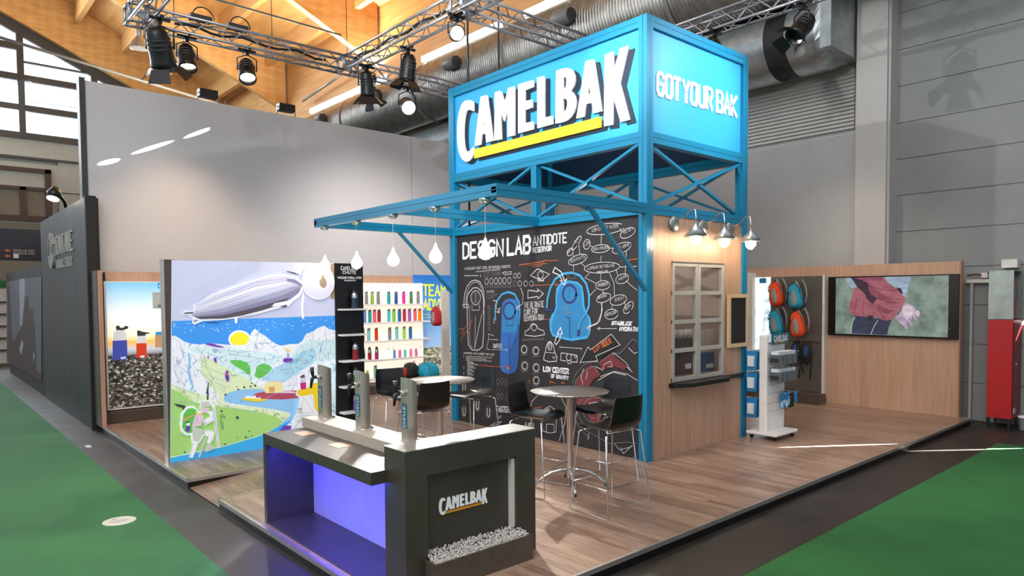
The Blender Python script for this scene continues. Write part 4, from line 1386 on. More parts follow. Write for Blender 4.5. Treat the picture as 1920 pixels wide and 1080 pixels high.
# framed black board
t = thing('menu_board', 'small black board in a pale wooden frame beside the window', 'board', (2.11, 0.0, 1.35))
part('slate', MB().box(1.88, 2.34, -0.025, 0.0, 1.38, 2.09), 'black_matt', t)
fr = MB()
for a_ in ((1.845, 1.90, 1.35, 2.12), (2.32, 2.375, 1.35, 2.12), (1.90, 2.32, 1.35, 1.405), (1.90, 2.32, 2.065, 2.12)):
    fr.box(a_[0], a_[1], -0.04, 0.0, a_[2], a_[3])
part('frame', fr, 'pale_wood', t, 0.003)
# three outdoor wall lamps
for k, x in enumerate((0.575, 1.238, 1.912)):
    t = thing('wall_lamp', ['steel cone wall lamp nearest the front tower post', 'middle steel cone wall lamp above the window', 'steel cone wall lamp nearest the far tower post'][k], 'lamp', (x, 0.0, 2.95), group='cone lamps above the kiosk window')
    part('wall_disc', MB().lathe([(0, 0), (0.10, 0), (0.10, 0.02), (0.085, 0.035), (0, 0.035)], (x, 0.015, 3.045), (0, -1, 0), 24), 'galvanised', t)
    ys = -0.33
    part('arm', MB().tube([(x, -0.01, 3.10), (x, -0.10, 3.10), (x, -0.17, 3.12), (x, -0.23, 3.19), (x, -0.28, 3.215), (x, -0.32, 3.19), (x, -0.33, 3.10), (x, -0.33, 3.03)], 0.011, 10), 'chrome', t)
    part('cone_shade', MB().lathe([(0.0, 0.19), (0.03, 0.185), (0.035, 0.14), (0.155, 0.0), (0.15, 0.0), (0.03, 0.13)], (x, ys, 2.855), n=32), 'aluminium', t)
    part('glass_dome', MB().lathe([(0.072, 0.0), (0.075, -0.03), (0.065, -0.075), (0.04, -0.105), (0, -0.115)], (x, ys, 2.86), n=24), 'bulb_glass', t)
    cg = MB()
    for a_ in (0, 90):
        cg.tube([(x + 0.078 * math.cos(R(q_)) * math.cos(R(a_)), ys + 0.078 * math.cos(R(q_)) * math.sin(R(a_)), 2.86 - 0.12 * math.sin(R(q_))) for q_ in range(0, 181, 15)], 0.007, 6)
    cg.tube([(x + 0.078 * math.cos(R(q_)), ys + 0.078 * math.sin(R(q_)), 2.86) for q_ in range(0, 360, 20)], 0.007, 6, closed=True)
    part('wire_cage', cg, 'white', t)
    part('glowing_bulb', MB().ell((x, ys, 2.855), 0.03, 0.03, 0.035), 'lamp_glow_soft', t)
    point('wall_lamp_light', (x, ys, 2.815), 26, (1, 0.8, 0.56), 0.03)
# ================================================================== MURAL WALL
YM = 4.18
ml = thing('mural_wall', 'freestanding lit wall printed with an airship over alpine valley scene', 'wall panel', (-3.3, YM + 0.07, 0))
part('core', MB().box(-4.49, -2.13, YM, YM + 0.14, 0, 2.62), 'brown_laminate', ml)
part('left_cap', MB().box(-4.50, -4.488, YM - 0.002, YM + 0.145, 0, 2.625), 'edge_alu', ml)
MC = ['mu_%d' % i for i in range(26)]
MH = ['#c9cdea', '#3c97ee', '#f1f4fb', '#f7ee2c', '#d9f0f4', '#b7e2f2', '#62c054', '#dcebc0', '#a9d781', '#8dc5ef', '#39aeee', '#b24a63', '#e9dfa4', '#d9a25a', '#f0d020', '#6a3fb0', '#2c3a44', '#a4b2c8', '#8a83a8', '#d5d3ea', '#b4a58c', '#c62f74', '#c7cfc2', '#e3c9de', '#57505f', '#9fa3bf']
for i, h_ in enumerate(MH): mat(MC[i], h_, 0.6, emit=0.22, var=0.015)
mat('mu_hole', '#a08b75', 0.7)
lineart('mu_s1', '#eef3fa', '#a9b2cf', 9.0, 0.22)
lineart('mu_s2', '#d4ecf2', '#93b4cc', 9.0, 0.22)
lineart('mu_s3', '#aedcef', '#7fb0cc', 8.0, 0.22)
lineart('mu_s4', '#dcebc0', '#a5b892', 6.0, 0.22)
lineart('mu_s5', '#a4d578', '#7fae64', 3.0, 0.22, 1.5)
A = Art(310, 480, 2.7697, 'Y', YM - 0.001, (0, -1, 0))
a = A.poly
a([(32, 20), (882, 38), (884, 1000), (510, 1018), (24, 1078)], 0)
# sky band with specks
a([(33, 338), (883, 310), (883, 470), (33, 470)], 1)
# sun
a(E(385, 432, 58, 47), 2); a(E(386, 434, 49, 38), 3)
# snowy range
a([(33, 415), (45, 413), (70, 425), (95, 443), (130, 455), (180, 460), (230, 452), (290, 458), (340, 462), (415, 462), (430, 440), (445, 400), (465, 377), (490, 400), (515, 412), (540, 432), (575, 458), (600, 466), (640, 458), (690, 456), (712, 440), (730, 405), (770, 390), (795, 372), (825, 362), (850, 380), (883, 386), (883, 900), (33, 900)], 27)
a([(33, 470), (180, 475), (330, 480), (430, 490), (560, 500), (620, 520), (560, 570), (480, 620), (440, 660), (33, 690)], 28)
a([(690, 470), (740, 440), (860, 430), (883, 440), (883, 560), (700, 560), (640, 540)], 28)
a([(495, 640), (540, 590), (620, 555), (700, 500), (760, 480), (780, 500), (760, 560), (700, 620), (620, 660), (560, 670)], 29)
# left snow slope
a([(33, 430), (90, 460), (140, 500), (200, 510), (260, 530), (300, 590), (380, 630), (430, 680), (430, 760), (33, 720)], 27)
a([(180, 520), (250, 545), (330, 590), (430, 640), (480, 670), (460, 690), (330, 700), (300, 740), (250, 700), (180, 600)], 30)
a([(330, 545), (350, 540), (390, 540), (425, 555), (440, 575), (442, 615), (425, 612), (395, 590), (360, 570)], 6)
a([(465, 590), (480, 568), (505, 558), (535, 565), (553, 580), (540, 600), (500, 632), (480, 635), (462, 622)], 6)
a([(440, 560), (452, 550), (468, 565), (470, 590), (462, 622), (445, 618)], 28)
# upper meadow, lake and river
a([(33, 665), (100, 690), (180, 715), (240, 740), (262, 770), (300, 775), (420, 780), (540, 800), (640, 815), (648, 830), (620, 850), (600, 870), (560, 950), (24, 1060)], 30)
a([(280, 700), (480, 670), (520, 690), (440, 700), (330, 730), (300, 770), (270, 760)], 30)
a([(303, 748), (305, 728), (330, 708), (380, 695), (450, 690), (520, 690), (600, 700), (688, 735), (700, 760), (690, 800), (650, 860), (600, 900), (610, 860), (650, 830), (640, 812), (560, 795), (430, 778), (330, 762)], 9)
a([(440, 735), (470, 712), (530, 700), (620, 695), (700, 700), (690, 738), (600, 745), (500, 742)], 11)
a([(500, 690), (540, 680), (620, 690), (690, 712), (600, 712), (540, 710)], 23)
a([(560, 690), (700, 600), (760, 560), (883, 540), (883, 850), (700, 850), (690, 740), (700, 700)], 27)
a([(760, 640), (850, 560), (883, 560), (883, 900), (800, 900)], 28)
# green foreground
a([(30, 690), (60, 700), (150, 760), (280, 778), (340, 790), (470, 800), (560, 822), (605, 855), (600, 872), (545, 905), (470, 935), (300, 985), (160, 1012), (24, 1042)], 31)
a([(275, 768), (360, 775), (480, 785), (560, 800), (640, 818), (645, 832), (618, 845), (560, 830), (470, 805), (360, 790), (285, 784)], 30)
a([(24, 1048), (160, 1020), (300, 990), (470, 940), (545, 908), (605, 872), (660, 850), (720, 880), (720, 1010), (510, 1018), (24, 1078)], 10)
a([(660, 850), (700, 800), (800, 790), (883, 830), (883, 1000), (640, 1000), (600, 905)], 27)
a([(590, 905), (620, 880), (650, 885), (640, 908)], 15)
# house, boat, cable car
a([(512, 668), (545, 650), (600, 655), (612, 672), (610, 706), (520, 712), (512, 700)], 12)
a([(535, 680), (566, 678), (566, 704), (537, 706)], 13)
A.line([(490, 672), (545, 642), (610, 655), (625, 648)], 0.012, 23)
a(E(598, 726, 18, 9), 11)
a([(388, 735), (430, 738), (520, 742), (522, 750), (470, 756), (410, 748)], 14)
a([(410, 737), (420, 725), (450, 728), (470, 722), (490, 728), (492, 742)], 2); a(E(478, 728, 12, 8), 11)
a([(608, 545), (612, 530), (655, 530), (663, 545), (650, 552), (615, 551)], 15); a([(617, 478), (645, 488), (643, 496), (630, 492)], 14); A.line([(632, 492), (635, 530)], 0.006, 25)
# purple crevasses and figure strokes
a([(205, 452), (240, 453), (265, 462), (310, 472), (280, 474), (245, 468), (210, 460)], 15)
a([(248, 530), (262, 528), (265, 555), (252, 548)], 15); a([(215, 522), (224, 515), (222, 535)], 15)
a([(310, 598), (322, 592), (330, 640), (318, 655), (308, 630)], 15); a([(305, 610), (318, 606), (320, 616), (306, 618)], 21)
A.line([(118, 505), (122, 540), (118, 590), (125, 640), (140, 680), (130, 690)], 0.022, 9)
a([(220, 655), (224, 655), (220, 700), (222, 712), (220, 755), (212, 755), (214, 715), (208, 714)], 16)
a([(40, 765), (80, 772), (118, 782), (100, 786), (112, 792), (80, 798), (90, 788), (60, 780)], 16)
# zeppelin : white cut edge, hull, shading bands
a([(78, 296), (100, 287), (145, 285), (145, 248), (180, 242), (240, 195), (330, 165), (430, 130), (540, 100), (620, 96), (670, 105), (705, 130), (716, 150), (708, 185), (690, 215), (655, 240), (635, 262), (590, 268), (480, 300), (370, 320), (300, 332), (190, 338), (150, 356), (135, 348), (140, 326), (118, 306), (88, 305)], 2)
a([(712, 180), (718, 220), (712, 270), (718, 325), (705, 325), (700, 260), (706, 210)], 2); a([(355, 318), (372, 318), (370, 348), (358, 350)], 2)
a([(128, 305), (150, 284), (152, 250), (190, 240), (250, 205), (330, 175), (430, 138), (540, 108), (620, 104), (665, 112), (700, 135), (708, 152), (690, 190), (650, 222), (600, 250), (500, 282), (400, 308), (300, 325), (180, 328)], 19)
a([(150, 300), (300, 270), (480, 215), (640, 165), (708, 152), (690, 190), (650, 222), (600, 250), (500, 282), (400, 308), (300, 325), (180, 328), (128, 308)], 25)
a([(140, 312), (300, 292), (480, 240), (600, 205), (700, 160), (690, 190), (650, 222), (600, 250), (500, 282), (400, 308), (300, 325), (180, 328)], 18)
a([(150, 318), (300, 306), (460, 268), (560, 240), (640, 215), (600, 250), (500, 282), (400, 308), (300, 325), (180, 328)], 24)
a([(160, 262), (300, 215), (470, 160), (640, 130), (706, 152), (620, 155), (480, 192), (300, 245), (160, 285)], 2)
a([(168, 275), (300, 232), (470, 178), (640, 142), (704, 153), (640, 150), (470, 190), (300, 250)], 19)
for k in range(5):
    A.line([(150 + k * 4, 296 - k * 8), (300, 262 - k * 14), (470, 212 - k * 19), (620, 165 - k * 12), (702, 152)], 0.005, 25)
a([(626, 118), (670, 122), (706, 150), (690, 150), (660, 140), (626, 132)], 18)
a([(84, 297), (110, 292), (142, 290), (140, 298), (100, 300)], 24)
a([(140, 330), (170, 332), (148, 346)], 25); a([(548, 262), (560, 246), (622, 234), (628, 240), (624, 254), (600, 258)], 2); a([(590, 262), (625, 252), (628, 262), (612, 268)], 24)
a([(625, 78), (665, 86), (690, 98), (688, 101), (660, 92), (626, 82)], 16); a([(700, 100), (706, 108), (702, 107)], 16); a([(202, 345), (278, 343), (270, 348), (210, 348)], 16)
a(E(707, 152, 5, 5), 16)
# drop-shaped disc with a drop cut-out
a(ellipse((788, 133), (85, 12), (-8, 93), 30), 2); a(ellipse((788, 133), (81, 12), (-8, 89), 30), 19)
dr = [(812, 92), (820, 112), (831, 130), (832, 150), (822, 166), (808, 165), (796, 150), (794, 132), (803, 118)]
a(dr, 26)
# backpacker, left foreground
A.at(310, 670, 5.4)
W_ = 0.035
for l_ in ([(150, 660), (160, 570), (210, 505), (270, 500), (320, 545), (300, 650), (265, 765), (210, 775), (160, 735), (150, 660)], [(350, 510), (360, 445), (440, 440), (455, 480), (485, 492)], [(480, 500), (505, 700), (535, 905)], [(300, 560), (400, 540), (450, 560), (470, 630), (400, 670)],
           [(260, 760), (270, 850), (330, 850), (370, 780)]):
    A.line(l_, W_, 2)
a([(268, 845), (328, 850), (300, 930), (268, 1012), (230, 1010), (250, 930)], 2); a([(385, 745), (400, 730), (470, 735), (492, 765), (480, 820), (445, 870), (412, 865), (430, 800), (390, 785)], 2)
a([(395, 790), (412, 790), (345, 1005), (325, 1005)], 19); a([(470, 515), (490, 515), (540, 905), (522, 905)], 19)
a([(360, 640), (440, 600), (465, 540), (480, 560), (470, 640), (400, 685)], 2)
a([(165, 650), (175, 570), (215, 515), (265, 510), (305, 530), (310, 560), (280, 640), (262, 760), (215, 765), (180, 740), (160, 700)], 6)
a([(175, 620), (280, 570), (282, 585), (178, 640)], 13); a([(290, 548), (378, 578), (370, 588), (288, 560)], 14)
a([(198, 690), (240, 688), (236, 745), (196, 748)], 15); a([(205, 660), (236, 658), (238, 686), (202, 688)], 2); a([(185, 655), (232, 640), (236, 655), (205, 662)], 24)
a([(355, 480), (365, 448), (400, 442), (435, 446), (448, 478), (480, 490), (400, 500), (340, 512)], 22)
a([(290, 580), (340, 570), (380, 600), (345, 700), (300, 720), (258, 700)], 23); a([(260, 730), (330, 700), (380, 730), (360, 780), (330, 840), (270, 845)], 22)
a([(345, 520), (395, 505), (440, 512), (400, 560), (350, 545)], 23); a([(270, 700), (340, 690), (380, 720), (340, 712)], 6)
for l_ in ([(345, 640), (400, 660), (470, 640), (465, 560)], [(385, 740), (470, 735), (490, 770), (440, 860)], [(470, 520), (535, 905)], [(400, 560), (380, 640), (420, 680)], [(270, 850), (235, 1005)], [(330, 850), (270, 1010)], [(400, 790), (335, 1005)], [(385, 955), (440, 920), (495, 910)], [(300, 590), (320, 620), (290, 640), (330, 660)]):
    A.line(l_, 0.005, 17)
a([(390, 930), (410, 880), (440, 870), (490, 905), (490, 920), (400, 955)], 22)
for l_ in ([(60, 440), (130, 425), (140, 450), (200, 440), (260, 470), (250, 450), (350, 470), (360, 430), (300, 370), (200, 330), (80, 285)], [(480, 270), (500, 380), (520, 460), (600, 490), (740, 520), (900, 555)], [(60, 610), (150, 630)], [(100, 780), (200, 780)], [(60, 90), (120, 200), (180, 270)], [(270, 120), (300, 200), (330, 120), (390, 180), (480, 270)],
           [(370, 80), (500, 140), (640, 180), (740, 180)], [(400, 170), (560, 230), (590, 240)], [(490, 250), (610, 300), (640, 290)], [(540, 310), (590, 330), (560, 350)], [(60, 60), (100, 100), (90, 170), (140, 260)], [(190, 60), (240, 180), (270, 290)]):
    A.line(l_, 0.006, 17)
for (x, y, r_) in ((865, 258, 9), (715, 295, 7), (790, 300, 12), (730, 322, 10), (600, 375, 12), (850, 292, 10), (900, 282, 12), (560, 540, 12), (720, 605, 16), (625, 485, 7), (838, 742, 8), (800, 805, 8), (718, 810, 6), (866, 793, 7), (596, 875, 10), (188, 955, 10), (760, 445, 6)):
    a([(x - r_, y + r_ * .4), (x - r_ * .3, y - r_), (x + r_ * .6, y - r_ * .6), (x + r_, y + r_ * .5), (x, y + r_)], 16, 60)
a([(598, 172), (625, 162), (630, 174), (602, 178)], 21, 61)
# seated figure in yellow, right (partly behind the tap)
A.at(460, 670, 6.753)
a([(620, 470), (640, 400), (700, 395), (690, 240), (740, 210), (760, 330), (820, 300), (930, 290), (930, 700), (880, 720), (700, 720), (580, 900), (640, 640), (660, 500)], 2)
a([(640, 440), (655, 400), (700, 405), (770, 385), (850, 320), (960, 315), (1010, 400), (1000, 700), (900, 695), (860, 640), (850, 520), (830, 460), (700, 490), (650, 470)], 14)
a([(676, 320), (750, 312), (752, 392), (720, 404), (680, 402)], 21); a([(680, 262), (738, 258), (748, 310), (678, 318)], 19); a([(672, 240), (700, 220), (730, 212), (736, 250), (690, 262)], 24)
for l_ in ([(660, 500), (650, 640), (690, 640), (720, 510), (840, 680)], [(720, 510), (700, 500)], [(800, 470), (845, 560), (840, 640)], [(590, 770), (650, 740), (720, 700), (880, 690)], [(600, 800), (700, 790)], [(640, 640), (700, 650), (690, 700), (640, 690), (640, 640)], [(590, 680), (640, 700)]):
    A.line(l_, 0.006, 17)
a([(645, 640), (700, 635), (705, 700), (650, 700)], 22)
a([(410, 925), (470, 855), (565, 860), (555, 915)], 15)
for l_ in ([(0, 120), (120, 100), (300, 200)], [(200, 300), (330, 180), (460, 80), (640, 20)], [(380, 200), (440, 150), (520, 150), (560, 220)], [(500, 280), (600, 200), (700, 190)], [(580, 380), (600, 340), (700, 300), (780, 220), (800, 120)], [(560, 40), (640, 20), (740, 60), (820, 20)], [(700, 80), (800, 60), (880, 20)], [(20, 60), (200, 0)], [(240, 520), (320, 470), (420, 440), (600, 430)]):
    A.line(l_, 0.006, 17)
A.at(310, 480, 2.7697)
for l_ in ([(60, 430), (90, 520), (60, 570), (110, 600)], [(150, 470), (200, 520), (180, 580)], [(330, 470), (320, 490), (380, 500), (440, 495)], [(460, 400), (470, 430), (450, 460), (520, 450), (570, 490)], [(330, 510), (420, 520), (520, 540), (600, 520)], [(700, 470), (720, 500), (690, 540)], [(760, 400), (750, 470), (790, 520)], [(820, 380), (830, 450), (810, 500), (840, 540)], [(800, 540), (850, 500), (880, 520)], [(590, 590), (640, 580), (660, 600)], [(210, 500), (260, 520), (300, 560)], [(145, 245), (240, 185), (262, 190)]):
    A.line(l_, 0.006, 25)
for k in range(90):
    x = random.uniform(40, 875); y = random.uniform(345, 400) - x * 0.028
    if 340 < x < 430 and y > 375: continue
    A.line([(x, y), (x + random.uniform(2, 7), y + random.uniform(-3, 4))], 0.006, 2, lay=4)
part('mural_print', A.mb, MC + ['mu_hole', 'mu_s1', 'mu_s2', 'mu_s3', 'mu_s4', 'mu_s5'], ml)

# ------------------------------------------------------------------ black shelf tower beside the mural
bt = thing('shelf_tower', 'narrow black display tower with white lettering and small white shelves', 'shelf', (-1.9, 4.2, 0))
part('back_panel', MB().box(-2.13, -1.66, YM - 0.03, YM + 0.12, 0, 2.63), 'black', bt)
part('beige_edge', MB().box(-2.19, -2.132, YM - 0.012, YM - 0.004, 2.1, 2.62), 'mu_hole', bt)
lt = MB()
yb = YM - 0.031
textfit(lt, 'CAMELBAK', (-2.03, yb, 2.53), (-1.75, yb, 2.53), (-2.03, yb, 2.585), 0.008, (0, -1, 0), off=0.001)
textfit(lt, 'CHUTE', (-2.0, yb, 2.475), (-1.78, yb, 2.475), (-2.0, yb, 2.515), 0.008, (0, -1, 0), off=0.001)
textfit(lt, 'VACUUM INSULATED', (-2.09, yb, 2.40), (-1.69, yb, 2.40), (-2.09, yb, 2.43), 0.006, (0, -1, 0), off=0.001)
textfit(lt, 'STAINLESS BOTTLE', (-1.98, yb, 2.365), (-1.79, yb, 2.365), (-1.98, yb, 2.38), 0.004, (0, -1, 0), off=0.001)
part('lettering', lt, 'letter_white', bt)
for z in (1.945, 1.56, 1.165, 0.775, 0.385):
    part('shelf', MB().box(-2.1, -1.68, YM - 0.2, YM - 0.03, z - 0.025, z), 'white', bt)

BC = {}
def bottle(kind, colr, x, y, z, label, group, s=1.0, parts=False):
    """vacuum bottle: coloured sleeve, bare steel shoulder, loop lid; small ones are one mesh"""
    key = (kind, colr, parts)
    mat('bt_' + colr, colr, 0.35, var=0.02)
    if key not in BC:
        if kind == 'vac':
            body = MB().lathe([(0, 0), (0.037, 0), (0.04, 0.004), (0.04, 0.135), (0.0405, 0.136)], n=18)
            neck = MB().lathe([(0.0405, 0.136), (0.04, 0.165), (0.033, 0.195), (0.03, 0.2)], n=18)
            lid = MB().lathe([(0.03, 0.198), (0.031, 0.222), (0.02, 0.232), (0.014, 0.25), (0, 0.25)], n=14).tube([(-0.02, 0, 0.225), (-0.02, 0, 0.252), (0, 0, 0.262), (0.02, 0, 0.252), (0.02, 0, 0.225)], 0.005, 6)
        elif kind == 'tall':
            body = MB().lathe([(0, 0), (0.034, 0), (0.036, 0.004), (0.036, 0.2), (0.031, 0.225)], n=16)
            neck = MB().lathe([(0.031, 0.225), (0.031, 0.23)], n=16)
            lid = MB().lathe([(0.031, 0.228), (0.031, 0.248), (0, 0.25)], n=14).tube([(0, 0, 0.25), (0.02, 0, 0.262), (0.035, 0, 0.25)], 0.006, 6)
        else:
            body = MB().lathe([(0, 0), (0.028, 0), (0.03, 0.004), (0.03, 0.12), (0.026, 0.135)], n=14)
            neck = MB().lathe([(0.026, 0.135), (0.026, 0.14)], n=14)
            lid = MB().lathe([(0.028, 0.138), (0.028, 0.158), (0, 0.16)], n=12).tube([(0, 0, 0.16), (0.015, 0, 0.172), (0.028, 0, 0.165)], 0.005, 6)
        neckm = 'aluminium' if kind == 'vac' else 'bt_' + colr
        lidm = 'dark_grey' if kind != 'small' else 'bt_' + colr
        if parts:
            r_ = thing('insulated_bottle', label, 'bottle')
            part('sleeve', body, 'bt_' + colr, r_); part('steel_shoulder', neck, neckm, r_); part('lid', lid, 'black', r_)
        else:
            m_ = MB()
            for i_, q_ in enumerate((body, neck, lid)):
                o_ = len(m_.v); m_.v += q_.v; m_.f += [[o_ + j for j in f] for f in q_.f]; m_.mi += [i_] * len(q_.f); m_.sm += q_.sm
            r_ = part('drinking_bottle', m_, ['bt_' + colr, neckm, lidm])
            r_.location = (0, 0, 0)
            for vv in r_.data.vertices: pass
            tag(r_, label, 'bottle')
        r_.location = (x, y, z)
        if not parts: pass
        r_.scale = (s, s, s)
        r_['group'] = group
        BC[key] = r_
        return r_
    c = copy_tree(BC[key], (x, y, z), 0, label)
    c.scale = (s, s, s)
    c['group'] = group
    return c


for z, colr, lab in ((1.945, '#2a3f58', 'navy vacuum bottle on the top shelf of the black tower'), (1.165, '#8e1f2c', 'dark red vacuum bottle on the third shelf of the black tower'),
                     (0.775, '#2f5f50', 'dark green vacuum bottle on the fourth shelf of the black tower'), (0.385, '#7a4cae', 'purple vacuum bottle on the lowest shelf of the black tower')):
    bottle('vac', colr, -1.86, YM - 0.12, z, lab, 'bottles on the black tower', 1.18, True)

# ------------------------------------------------------------------ back wall of the booth : poster, beech wall, backlit bottle wall, blue banner
struct('wall_beech_back', MB().box(-4.53, 6.4, 8.08, 8.2, 0, 2.59).box(-4.6, -4.53, 7.6, 8.2, 0, 2.59), 'beech')
part('side_cap', MB().box(-4.61, -4.6, 7.62, 8.2, 0, 2.59), 'brown_laminate', bpy.data.objects['wall_beech_back'])
ps = thing('lightbox_poster', 'lit poster of a blue and a red bottle on a pebble beach at sunset', 'poster', (-3.9, 7.95, 0.22))
part('box_frame', MB().box(-4.45, -2.7, 7.93, 8.08, 0.22, 2.42), 'white', ps)
q = NT('poster_beach', 0.5)
sep = q.n('SeparateXYZ'); g_ = q.n('NewGeometry'); q.l(g_.outputs['Position'], sep.inputs[0])
mr = q.n('MapRange'); mr.inputs['From Min'].default_value = 0.25; mr.inputs['From Max'].default_value = 2.4
q.l(sep.outputs[2], mr.inputs[0])
vo = q.n('TexVoronoi', Scale=30.0); q.l(q.coord((1, 1, 1.6)), vo.inputs['Vector'])
nz = q.n('TexNoise', Scale=14.0); q.l(q.coord(), nz.inputs['Vector'])
peb = q.ramp(vo.outputs[1], [(0.15, '#0f0e0c'), (0.5, '#37332d'), (0.75, '#6e675d'), (0.95, '#c9ced0')])
skyc = q.ramp(mr.outputs[0], [(0.41, '#6f6a62'), (0.46, '#b9c3cc'), (0.52, '#f0b452'), (0.58, '#f8eed0'), (0.72, '#eaf2f4'), (1.0, '#6db4dc')])
mx = q.n('MixRGB'); st_ = q.n('Math', operation='GREATER_THAN'); st_.inputs[1].default_value = 0.42
q.l(mr.outputs[0], st_.inputs[0]); q.l(st_.outputs[0], mx.inputs[0]); q.l(peb, mx.inputs[1]); q.l(skyc, mx.inputs[2])
q.l(mx.outputs[0], q.b.inputs['Base Color']); q.l(mx.outputs[0], q.b.inputs['Emission Color']); q.b.inputs['Emission Strength'].default_value = 0.62
MATS['poster_beach'] = q.m
part('poster_print', MB().box(-4.42, -2.73, 7.926, 7.93, 0.25, 2.4), 'poster_beach', ps)
for n_, h_ in (('pb_blue', '#3c48a4'), ('pb_red', '#c63a1e'), ('pb_steel', '#c9cdd0'), ('pb_black', '#30343a'), ('pb_tag', '#2a8ac6'), ('pb_card', '#b58d62')): mat(n_, h_, 0.5, emit=0.45, var=0.02)
A = Art(170, 500, 3.6, 'Y', 7.925, (0, -1, 0))
A.poly([(148, 500), (246, 496), (248, 610), (240, 628), (160, 633), (148, 622)], 0); A.poly([(155, 440), (175, 430), (225, 430), (242, 450), (244, 496), (150, 498)], 2)
A.poly([(170, 400), (190, 396), (200, 412), (225, 410), (230, 398), (250, 402), (256, 414), (235, 424), (215, 430), (172, 428)], 3); A.poly([(200, 612), (238, 606), (236, 620), (206, 626)], 2)
A.poly([(308, 518), (376, 516), (378, 612), (330, 617), (308, 612)], 1); A.poly([(314, 468), (372, 466), (376, 516), (312, 518)], 2); A.poly([(312, 432), (330, 430), (345, 438), (398, 446), (396, 452), (370, 454), (370, 466), (314, 468)], 3)
A.poly([(332, 600), (364, 598), (362, 614), (336, 616)], 2); A.poly([(434, 458), (500, 455), (500, 545), (434, 545)], 5); A.poly([(438, 440), (500, 436), (500, 458), (436, 462)], 4)
A.poly([(452, 108), (530, 108), (530, 146), (452, 146)], 4); A.poly([(460, 124), (520, 124), (520, 138), (460, 138)], 2)
part('printed_picture', A.mb, ['pb_blue', 'pb_red', 'pb_steel', 'pb_black', 'pb_tag', 'pb_card'], ps)
single('plinth', MB().box(-4.5, -2.6, 7.82, 8.07, 0, 0.2), 'brown_laminate', 'low dark brown plinth under the beach poster', 'plinth')
t = thing('hanging_placard', 'white square placard held on a post beside the mural wall edge', 'placard', (-3.9, 5.6, 2.2))
p0 = onY(286, 548, 4.6); p1 = onY(322, 578, 4.6)
single('holder_arm', MB().box(p0.x + 0.06, -4.42, 4.33, 4.6, p1.z + 0.05, p0.z - 0.05), 'offwhite', 'pale mounting arm behind the mural wall edge', 'bracket')
part('plate', MB().box(p0.x, p0.x + 0.17, 4.6, 4.61, p1.z, p0.z), 'offwhite', t)

SX0, SX1 = -1.5, 2.03
bw = thing('bottle_shelf_wall', 'backlit white shelf wall filled with coloured drinking bottles', 'shelf', (0.3, 8.0, 0))
mat('backlit_white', '#fff6e4', 0.5, emit=0.75, var=0.0)
for xa, xb in ((SX0, -0.36), (-0.355, 1.16), (1.165, SX1)):
    part('lit_panel', MB().box(xa, xb, 7.99, 8.07, 0.24, 2.42), 'backlit_white', bw)
for k, z in enumerate((1.96, 1.565, 1.165, 0.755, 0.345)):
    for xa, xb in ((SX0, -0.36), (-0.35, 1.155), (1.165, 2.06)):
        part('shelf', MB().box(xa, xb, 7.72, 7.99, z - 0.035, z), 'white', bw, 0.003)
fx = MB()
for x in (-0.3, 1.1, 1.22, 1.95):
    for z in (2.34, 1.75, 0.95): fx.lathe([(0, -0.01), (0.012, -0.01), (0.012, 0)], (x, 7.985, z), (0, 1, 0), 10)
part('screw', fx, 'dark_grey', bw)
single('plinth', MB().box(-1.55, 2.6, 7.75, 8.06, 0, 0.2), 'brown_laminate', 'low dark brown plinth under the lit bottle shelves', 'plinth')
cn_ = {'#18a096': 'teal', '#2b4f8c': 'navy', '#e0309a': 'magenta', '#3c8040': 'dark green', '#83827e': 'grey', '#8cae48': 'olive', '#4aa3ff': 'sky blue', '#f06a78': 'coral', '#9c1c28': 'dark red', '#48c4cc': 'cyan', '#84cc40': 'lime', '#2468a8': 'blue', '#cc2438': 'red', '#a05cc0': 'purple', '#ff8c10': 'orange', '#e04420': 'orange red', '#84d4dc': 'pale cyan', '#a8dc58': 'light lime', '#ec6ca8': 'pink', '#60c4c8': 'aqua', '#6c9cd4': 'mid blue', '#f0869a': 'light pink', '#86bca8': 'sea green', '#c0248c': 'plum', '#6a8cd8': 'cornflower'}
rows = [
    (1.96, 'first', 'tall', [(38, '#83827e'), (92, '#8cae48'), (147, '#83827e'), (243, '#18a096'), (311, '#2b4f8c'), (381, '#e0309a'), (449, '#3c8040'), (513, '#83827e')]),
    (1.565, 'second', 'tall', [(-28, '#a05cc0'), (18, '#6a8cd8'), (67, '#18a096'), (110, '#f06a78'), (152, '#9c1c28'), (242, '#48c4cc'), (288, '#84cc40'), (339, '#2468a8'), (385, '#cc2438'), (432, '#a05cc0'), (483, '#f06a78'), (526, '#ff8c10')]),
    (1.165, 'third', 'tall', [(0, '#cc2438'), (54, '#84d4dc'), (124, '#e04420'), (247, '#83827e'), (312, '#84d4dc'), (380, '#a8dc58'), (438, '#2468a8')]),
    (0.755, 'fourth', 'vac', [(0, '#2b4f8c'), (59, '#9c1c28'), (124, '#c0248c')]),
    (0.755, 'fourth', 'small', [(287, '#6c9cd4'), (338, '#ec6ca8'), (387, '#60c4c8'), (438, '#f0869a'), (488, '#ec6ca8')]),
    (0.345, 'lowest', 'small', [(36, '#8cae48'), (245, '#f0869a'), (303, '#a05cc0'), (358, '#a8dc58'), (410, '#f0869a'), (468, '#ec6ca8'), (517, '#f0869a')]),
    (0.345, 'lowest', 'tall', [(110, '#86bca8')]),
]
used_lab = {}
